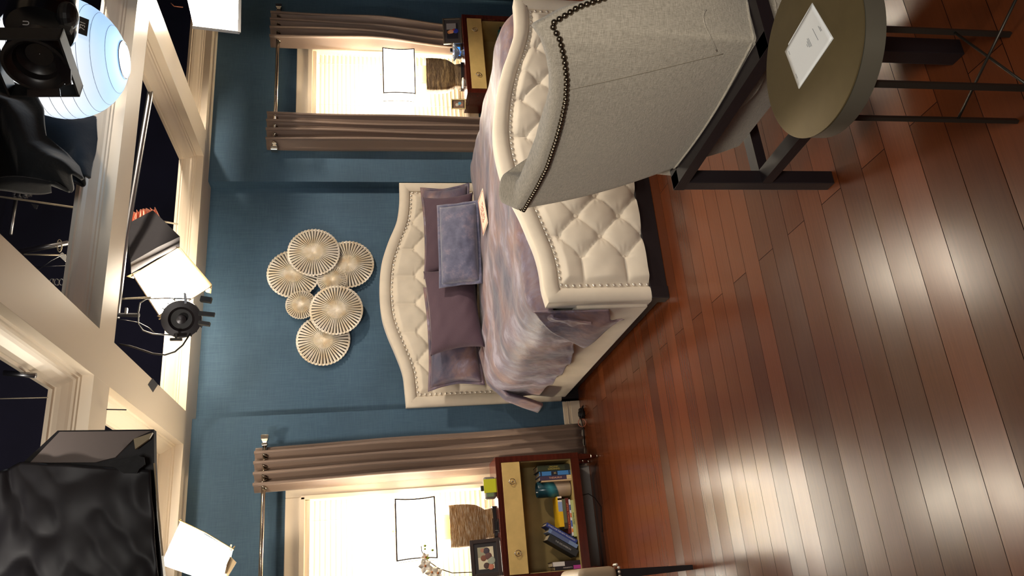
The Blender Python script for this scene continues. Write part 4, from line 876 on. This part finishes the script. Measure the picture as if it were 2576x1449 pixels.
# light at the lower left of the photo
def softlight(name, corners, Y, label, flapx=None):
    c = [at(*p, y) for p, y in zip(corners, Y)]; o = thing(name, label, 'film light', sum(c, V()) / 4)
    m = MB(); m.prism(c, (0, .006, 0)); m.build('diffusion_sheet', M['softglow'], o)
    ctr = sum(c, V()) / 4; k = [p.lerp(ctr, .35) + (ctr - CAM).normalized() * .26 for p in c]
    m = MB(); vs = [m.bm.verts.new(p + V((0, .008, 0))) for p in c]; vk = [m.bm.verts.new(p) for p in k]
    for i in range(4): m.bm.faces.new((vs[i], vs[(i + 1) % 4], vk[(i + 1) % 4], vk[i]))
    m.bm.faces.new(vk); m.build('housing', M['greycard'], o)
    return o, c
o, c = softlight('softbox_light', [(455, 1310), (585, 1385), (560, 1475), (405, 1420)], (4.9, 4.95, 4.85, 4.8), 'square white film light with frayed gel, above the window with the orchid')
m = MB(); m.tube([at(450, 1308, 4.89), at(520, 1342, 4.91), at(588, 1383, 4.92)], .004, 6); m.build('wire_edge', M['champagne'], o)
m = MB(); quad(m, [at(585, 1386, 4.92), at(580, 1400, 4.92), at(595, 1415, 4.91), at(575, 1449, 4.89), at(560, 1470, 4.87), at(570, 1420, 4.89)], .003); m.build('gel_edge', M['tan'], o)
for k, (a, b) in enumerate((((578, 1384), (582, 1370)), ((580, 1386), (591, 1374)), ((452, 1312), (455, 1306)))): m = MB(); m.tube([at(*a, 4.92), at(*b, 4.92)], .0035, 6); m.build('clip_prong', M['champagne'], o)
o, c = softlight('softbox_light', [(600, -30), (598, 76), (487, 66), (465, -30)], (4.7, 4.7, 4.6, 4.6), 'square white film light glaring over the window to the right of the bed')
m = MB()
for a, b in (((604, -30), (602, 82)), ((602, 82), (484, 68))): m.bar(at(*a, 4.62), at(*b, 4.60), .012, .02)
m.build('metal_rim', M['steel'], o)
m = MB(); m.tube([at(430, 8, 4.9), at(438, 16, 4.9), at(460, 18, 4.9)], .004, 6); m.build('cable_stub', M['copper'], o, True)
# small black fixture with yoke (hangs from the pipe)
f1 = thing('fresnel_light', 'small black theatre lamp on a wire yoke beside the bright square light', 'film light', at(455, 805, 4.5))
c = at(458, 800, 4.5); ax = V((-.35, -.75, -.15)).normalized(); M4 = axes(ax.orthogonal(), ax.cross(ax.orthogonal()), c) @ Matrix.Scale(1.3, 4)
m = MB(); m.lathe([(.05, -.12), (.075, -.10), (.080, -.02), (.072, .0), (.078, .03), (.066, .05)], n=28, mtx=M4); m.build('body', M['black'], f1, 40)
m = MB(); m.lathe([(.084, .035), (.084, .06), (.055, .062), (.04, .045), (.02, .05), (.02, .075), (.006, .078)], n=28, mtx=M4); m.build('rear_cap', mat('worn_black', (38, 34, 36), .3, .3), f1, 30)
m = MB(); [m.box((-.09, -.012 + .03 * k, -.02), (.09, -.008 + .03 * k, .05), mtx=M4 @ Matrix.Translation((0, -.02, -.06))) for k in range(3)]; m.build('cooling_fin', M['black'], f1)
m = MB(); m.tube([at(*p, 4.5) for p in ((480, 752), (420, 750), (368, 752), (352, 762), (348, 785), (348, 815), (360, 832), (385, 840), (455, 845))], .0045, 8); m.build('yoke', M['steel'], f1, True)
m = MB(); m.tube([at(293, 792, 4.60), at(300, 792, 4.52), at(350, 793, 4.5)], .012, 12); m.box(at(318, 785, 4.5) + V((-.02, -.02, -.008)), at(318, 785, 4.5) + V((.02, .0, .004))); m.build('pipe_clamp', M['steel'], f1)
for a, b, w_, h_ in (((465, 738), (468, 765), .022, .012), ((500, 788), (540, 792), .016, .024), ((505, 752), (532, 756), .030, .03), ((500, 812), (528, 816), .03, .02)): m = MB(); m.bar(at(*a, 4.40), at(*b, 4.40), w_, h_); m.build('bracket', M['steel' if a[0] == 465 else 'black'], f1)
m = MB(); m.bar(at(428, 854, 4.42), at(458, 854, 4.42), .014, .014); m.bar(at(443, 838, 4.42), at(443, 853, 4.42), .01, .012); m.build('tee_handle', M['black'], f1)
m = MB(); m.tube([at(*p, 4.47) for p in ((300, 866), (325, 870), (350, 878), (385, 890), (415, 893), (440, 885), (460, 868), (478, 840))], .005, 8); tag(m.build('power_cable', M['cable'], None, True, origin=at(385, 890, 4.47)), 'black cable drooping from the ceiling beam to the small theatre lamp', 'cable')
m = MB(); m.tube([at(*p, 4.49) for p in ((292, 803), (320, 806), (350, 812), (375, 825), (390, 838))], .0025, 6); tag(m.build('safety_wire', M['steel'], None, True, origin=at(340, 810, 4.49)), 'thin steel safety wire curving from the beam to the lamp yoke', 'wire')
# paper lantern
lc = V((2.47, 3.2, 2.93)); lc = at(158, 146, 3.2); lr = .277
ln = thing('paper_lantern', 'large glowing blue-white paper globe lantern under the ceiling beams', 'lantern', lc)
m = MB(); prof = []
for i in range(61):
    a = -pi / 2 + pi * i / 60
    if cos(a) * lr < .085 and a < 0: continue
    if cos(a) * lr < .085 and a > 0: continue
    prof.append((lr * cos(a) * (1 + .004 * abs(sin(i * pi / 2.5))), lr * sin(a)))
tilt = Matrix.Rotation(R(0), 4, 'Y'); m.lathe(prof, n=56, mtx=tilt, cap=False); m.build('paper_shell', M['lantern'], ln, True, local=True)
m = MB(); m.tube([V((.085 * cos(k * pi / 14), .085 * sin(k * pi / 14), -lr * .965)) for k in range(29)], .003, 6); m.build('rim_wire', M['steel'], ln, True, local=True)
for k in range(1, 12):
    zz = -lr + 2 * lr * k / 12; m = MB(); rr_ = sqrt(lr * lr - zz * zz) + .0006; m.tube([V((rr_ * cos(a * pi / 24), rr_ * sin(a * pi / 24), zz)) for a in range(49)], .0011, 5); m.build('rib_wire', cm((120, 140, 170)), ln, True, local=True)
m = MB(); m.lathe([(.0845, 0), (.0845, .002)], (0, 0, -lr * .962), 32); m.build('bottom_opening', mat('lantern_mouth', (225, 240, 255), .8, emit=1.3, ecol=(.62, .85, 1)), ln, local=True)
light('lantern_bulb', 'POINT', lc + V((0, -.0, -.36)), 6, (.72, .86, 1), size=.12)
dr = (CAM - lc).normalized(); tq = at(216, 52, 2.93)
d2 = (tq - lc).normalized(); tq = lc + d2 * (lr + .006); ex = V((0, 0, 1)).cross(d2).normalized(); ey = d2.cross(ex)
m = MB(); m.box((-.044, -.022, 0), (.044, .022, .003), mtx=axes(ex, ey, tq)); tp = m.build('tape_label', M['tape'], ln)
text('731', .03, M['chalk'], tp, Matrix.Translation(-lc) @ axes(ex, ey, tq + d2 * .0035), 'tape_writing')
# near black fresnel, upper corner
f2 = thing('theatre_lamp', 'large black theatre lamp with open barn doors in front of the glowing paper lantern', 'film light', at(100, 100, 2.5))
c = at(105, 55, 2.5); ax = (V((-1, -.18, -.10))).normalized(); ex = V((0, 0, 1)); ex = (ex - ax * ex.dot(ax)).normalized(); ey = ax.cross(ex); M5 = axes(ex, ey, c)
m = MB(); m.lathe([(.085, -.30), (.105, -.26), (.112, -.08), (.118, -.06), (.118, .03), (.108, .05)], n=36, mtx=M5); m.build('body', mat('gloss_black', (12, 12, 14), .22), f2, 40)
c = at(88, 165, 2.42); ax2 = V((-.93, -.35, -.05)).normalized(); ex = V((0, 0, 1)); ex = (ex - ax2 * ex.dot(ax2)).normalized(); ey = ax2.cross(ex); M6 = axes(ex, ey, c)
m = MB(); m.lathe([(.10, -.10), (.104, -.01), (.104, .0), (.094, .0), (.082, -.02), (.074, -.025), (.066, -.045), (.058, -.05), (.044, -.07), (.01, -.075), (.0005, -.075)], n=40, mtx=M6, cap=False); m.build('lens_housing', mat('ridged_black', (26, 22, 22), .35), f2, 30)
m = MB(); m.box((-.115, -.115, -.05), (.115, -.108, .02), mtx=M6); m.box((-.115, .108, -.05), (.115, .115, .02), mtx=M6); m.box((.108, -.115, -.05), (.115, .115, .02), mtx=M6); m.box((-.115, -.115, -.05), (-.108, .115, .02), mtx=M6); m.build('gel_frame', M['black'], f2)
m = MB(); quad(m, [at(140, 122, 2.45), at(178, 175, 2.40), at(178, 208, 2.38), at(165, 214, 2.38), at(140, 170, 2.42)], .006); m.build('barn_door', M['espresso'], f2)
m = MB(); quad(m, [at(68, 225, 2.35), at(150, 222, 2.35), at(152, 240, 2.33), at(68, 240, 2.33)], .006); m.build('barn_door', M['espresso'], f2)
m = MB(); m.bar(at(150, 72, 2.4), at(180, 78, 2.4), .02, .02); m.ball(at(170, 40, 2.45), .045, 16, 10, (1.2, 1, .8)); m.build('knob', M['black'], f2)
m = MB(); q = at(66, 58, 2.36); ex = V((1, 0, 0)); text('U', .03, M['chalk'], f2, Matrix.Translation(-f2.location) @ axes((1, 0, .1), (0, 0, 1), q), 'painted_mark'); m.bm.free()
# drapes
def drape(pts, Y, mt, name, label, amp=.02, wav=5, th=.012):
    P = [at(*p, Y) for p in pts]; m = MB(); n = len(P) // 2; A_, B_ = P[:n], P[n:][::-1]
    m.grid(lambda u, v: poly_at(A_, u).lerp(poly_at(B_, u), v) + V((0, amp * sin(wav * v * 2 + 3 * u) + .5 * amp * sin(11 * u + 4 * v), 0)), 40, 40)
    c0 = sum(P, V()) / len(P); return tag(m.build(name, mt, None, True, origin=c0, solid=th), label, 'fabric')
drape([(100, 225), (170, 270), (240, 290), (240, 340), (228, 400), (228, 452), (190, 462), (150, 455), (120, 420), (60, 380), (20, 330), (0, 250)], 3.62, M['cloth'], 'black_drape', 'black cloth flag hanging behind the glowing paper lantern', .03, 4)
drape([(-30, 175), (70, 210), (100, 262), (108, 330), (150, 362), (190, 410), (213, 458), (120, 470), (60, 482), (0, 492), (-30, 495), (-30, 440), (-30, 380), (-30, 320)], 2.82, M['cloth'], 'black_drape', 'dark grey cloth with a frayed edge hanging in front at the top of the photo', .05, 5)
# wrapped box light
bx = thing('wrapped_light_box', 'big black foil wrapped light box hanging close by, over the left side of the set', 'film light', at(250, 1300, 2.95)); Yb = 2.95
m = MB(); O = [at(*p, Yb) for p in ((387, 1080), (388, 1160), (395, 1300), (411, 1449), (425, 1560), (-60, 1560), (-60, 1230), (0, 1203), (62, 1160), (145, 1083))]
m.prism(O, (0, .035, 0)); m.build('shell', M['foil'], bx)
m = MB()
def wr(u, v):
    a = at(-60 + 450 * 0, 1235, Yb).lerp(at(60, 1166, Yb), min(1, u * 2)) if u < .5 else at(60, 1166, Yb).lerp(at(385, 1186, Yb), (u - .5) * 2)
    b = at(-60, 1560, Yb).lerp(at(412, 1560, Yb), u); q = a.lerp(b, v); k = noise.noise(V((u * 5, v * 3, 0))) * .03 + noise.noise(V((u * 8, v * 5 + u * 6, 4))) * .008; return q + V((0, -.03 - abs(k), 0))
m.grid(wr, 60, 50); m.build('foil_wrap', M['foil'], bx, True, solid=.002)
m = MB(); m.prism([at(*p, Yb - .012) for p in ((150, 1086), (380, 1084), (336, 1104), (290, 1150), (240, 1163), (75, 1164))], (0, .010, 0)); m.build('foam_panel', cm((132, 120, 114)), bx)
m = MB(); m.prism([at(*p, Yb - .03) for p in ((336, 1104), (384, 1088), (375, 1104), (340, 1130))], (0, .012, 0)); m.build('folded_corner', cm((176, 160, 128)), bx)
m = MB(); m.prism([at(*p, Yb - .06) for p in ((268, 1163), (330, 1150), (345, 1143), (352, 1148), (362, 1150), (365, 1168), (350, 1180), (345, 1190), (310, 1190))], (0, .006, 0)); m.build('tape_strip', M['tape'], bx)
m = MB(); m.tube([at(388, 1165, Yb - .01), at(400, 1300, Yb - .01), at(409, 1398, Yb - .01)], .003, 6); m.build('edge_trim', M['tan'], bx)
# pipes, ropes, wires
def pipe(pts, Y, r, mt, label, cat='pipe', name='steel_pipe', group=None):
    P = [at(*p, y) for p, y in zip(pts, Y if isinstance(Y, (list, tuple)) else [Y] * len(pts))]; m = MB(); m.tube(P, r, 10); return tag(m.build(name, mt, None, True, origin=P[0]), label, cat, group)
pipe([(400, 90), (375, 250), (315, 600), (292, 800)], 4.62, .02, M['steel'], 'long steel pipe running behind the cream beam over the bed')
pipe([(50, 633), (172, 611)], 4.75, .016, M['steel'], 'short steel pipe tied with cord, in the opening beside the cream beam')
pipe([(40, 500), (26, 590)], 4.8, .012, M['steel'], 'upright steel rod under the cluster of clamps')
pipe([(10, 1080 - 142), (90, 945)], 3.4, .012, M['steel'], 'small steel bar in the nearest ceiling opening')
RPE = dict(cat='rope', name='rope')
pipe([(-20, 492), (80, 506), (188, 522)], 4.55, .006, M['rope'], 'white rope crossing the ceiling opening just below the black cloth', **RPE)
pipe([(400, 555), (447, 564)], 5.05, .006, M['rope'], 'short white rope between the copper foil and the wall beam', **RPE)
pipe([(302, 752), (380, 748)], 4.66, .006, M['rope'], 'white rope beside the wire yoke of the small theatre lamp', **RPE)
pipe([(60, 640), (165, 642)], 4.8, .005, M['rope'], 'tan rope running under the tied steel pipe', **RPE)
pipe([(0, 1003), (120, 1000)], 3.5, .0025, M['rope'], 'thin white line across the nearest ceiling opening', **RPE)
pipe([(95, 680), (130, 655), (160, 640)], 4.7, .002, M['steel'], 'thin wire slanting up beside the tied pipe', 'wire', 'wire')
pipe([(90, 672), (165, 668)], 4.7, .002, M['steel'], 'thin level wire below the tied pipe', 'wire', 'wire')
pipe([(318, 1031), (268, 1030)], 3.95, .003, M['tape'], 'thin black tipped wire sticking out in front of the bright cream moulding', 'wire', 'wire')
m = MB(); m.tube([at(150 + 6 * cos(a), 612 + 14 * sin(a) + a, 4.74) for a in [k * .45 for k in range(28)]], .003, 6); tag(m.build('cord_wrap', M['rope'], None, True, origin=at(150, 612, 4.74)), 'loops of pale cord wound round the steel pipe end', 'cord')
m = MB(); m.bar(at(153, 640, 4.76), at(170, 655, 4.76), .02, .03); tag(m.build('tape_tab', M['paper'], origin=at(160, 645, 4.76)), 'small white tape tab by the corded pipe', 'tape')
cl = thing('pipe_clamps', 'cluster of shiny steel grip clamps on a pipe beneath the dark cloth', 'clamps', at(60, 492, 4.7))
for k, (x, y) in enumerate(((38, 488), (50, 492), (64, 490), (74, 486))):
    m = MB(); q = at(x, y, 4.7); m.box(q + V((-.02, -.02, -.012)), q + V((.02, .02, .012)), .006); m.tube([q, q + V((-.03, -.02, -.01))], .006); m.build('clamp', M['steel'], cl, 40)
m = MB(); quad(m, [at(78, 512, 4.68), at(96, 516, 4.68), at(92, 526, 4.68), at(86, 524, 4.68)], .003); m.build('handle', M['steel'], cl)
m = MB(); m.lathe([(.012, -.004), (.018, 0), (.012, .004)], n=16, cap=False, mtx=Matrix.Translation(at(135, 708, 4.5))); 
for k in range(3): m.tube([at(130 + 12 * k + 6 * cos(a), 710 + 8 * sin(a), 4.5) for a in [j * .5 for j in range(13)]], .004, 6)
tag(m.build('chain', M['steel'], None, True, origin=at(140, 710, 4.5)), 'short steel chain by the big diagonal beam', 'chain')
m = MB(); m.box((1.60, 4.45, 3.06), (1.66, 4.50, 3.20)); m.bm.free()
# tape labels on the beams
def tape_on_beam(px, py, Y, w_, h_, label, txt=None):
    q = at(px, py, Y); t = thing('tape_label', label, 'tape', q, None); m = MB(); m.box((-w_/2, -.001, -h_/2), (w_/2, 0, h_/2)); m.build('strip', M['tape'], t, local=True)
    if txt: text(txt, h_ * .8, M['chalk'], t, axes((1, 0, 0), (0, 0, 1), (0, -.0015, 0)), 'marker_writing')
tape_on_beam(463, 517, 5.543, .062, .034, 'small black tape label with a number on the moulding above the headboard', '415')
m = MB(); q = [V((1.262, 4.62, ZW - .001)), V((1.322, 4.70, ZW - .001)), V((1.316, 4.82, ZW - .001)), V((1.245, 4.73, ZW - .001))]; m.prism(q, (0, 0, -.001)); tag(m.build('tape_patch', M['greycard'], origin=q[0]), 'black tape patch stuck on the underside of the big diagonal beam', 'tape')
bpy.context.view_layer.update()
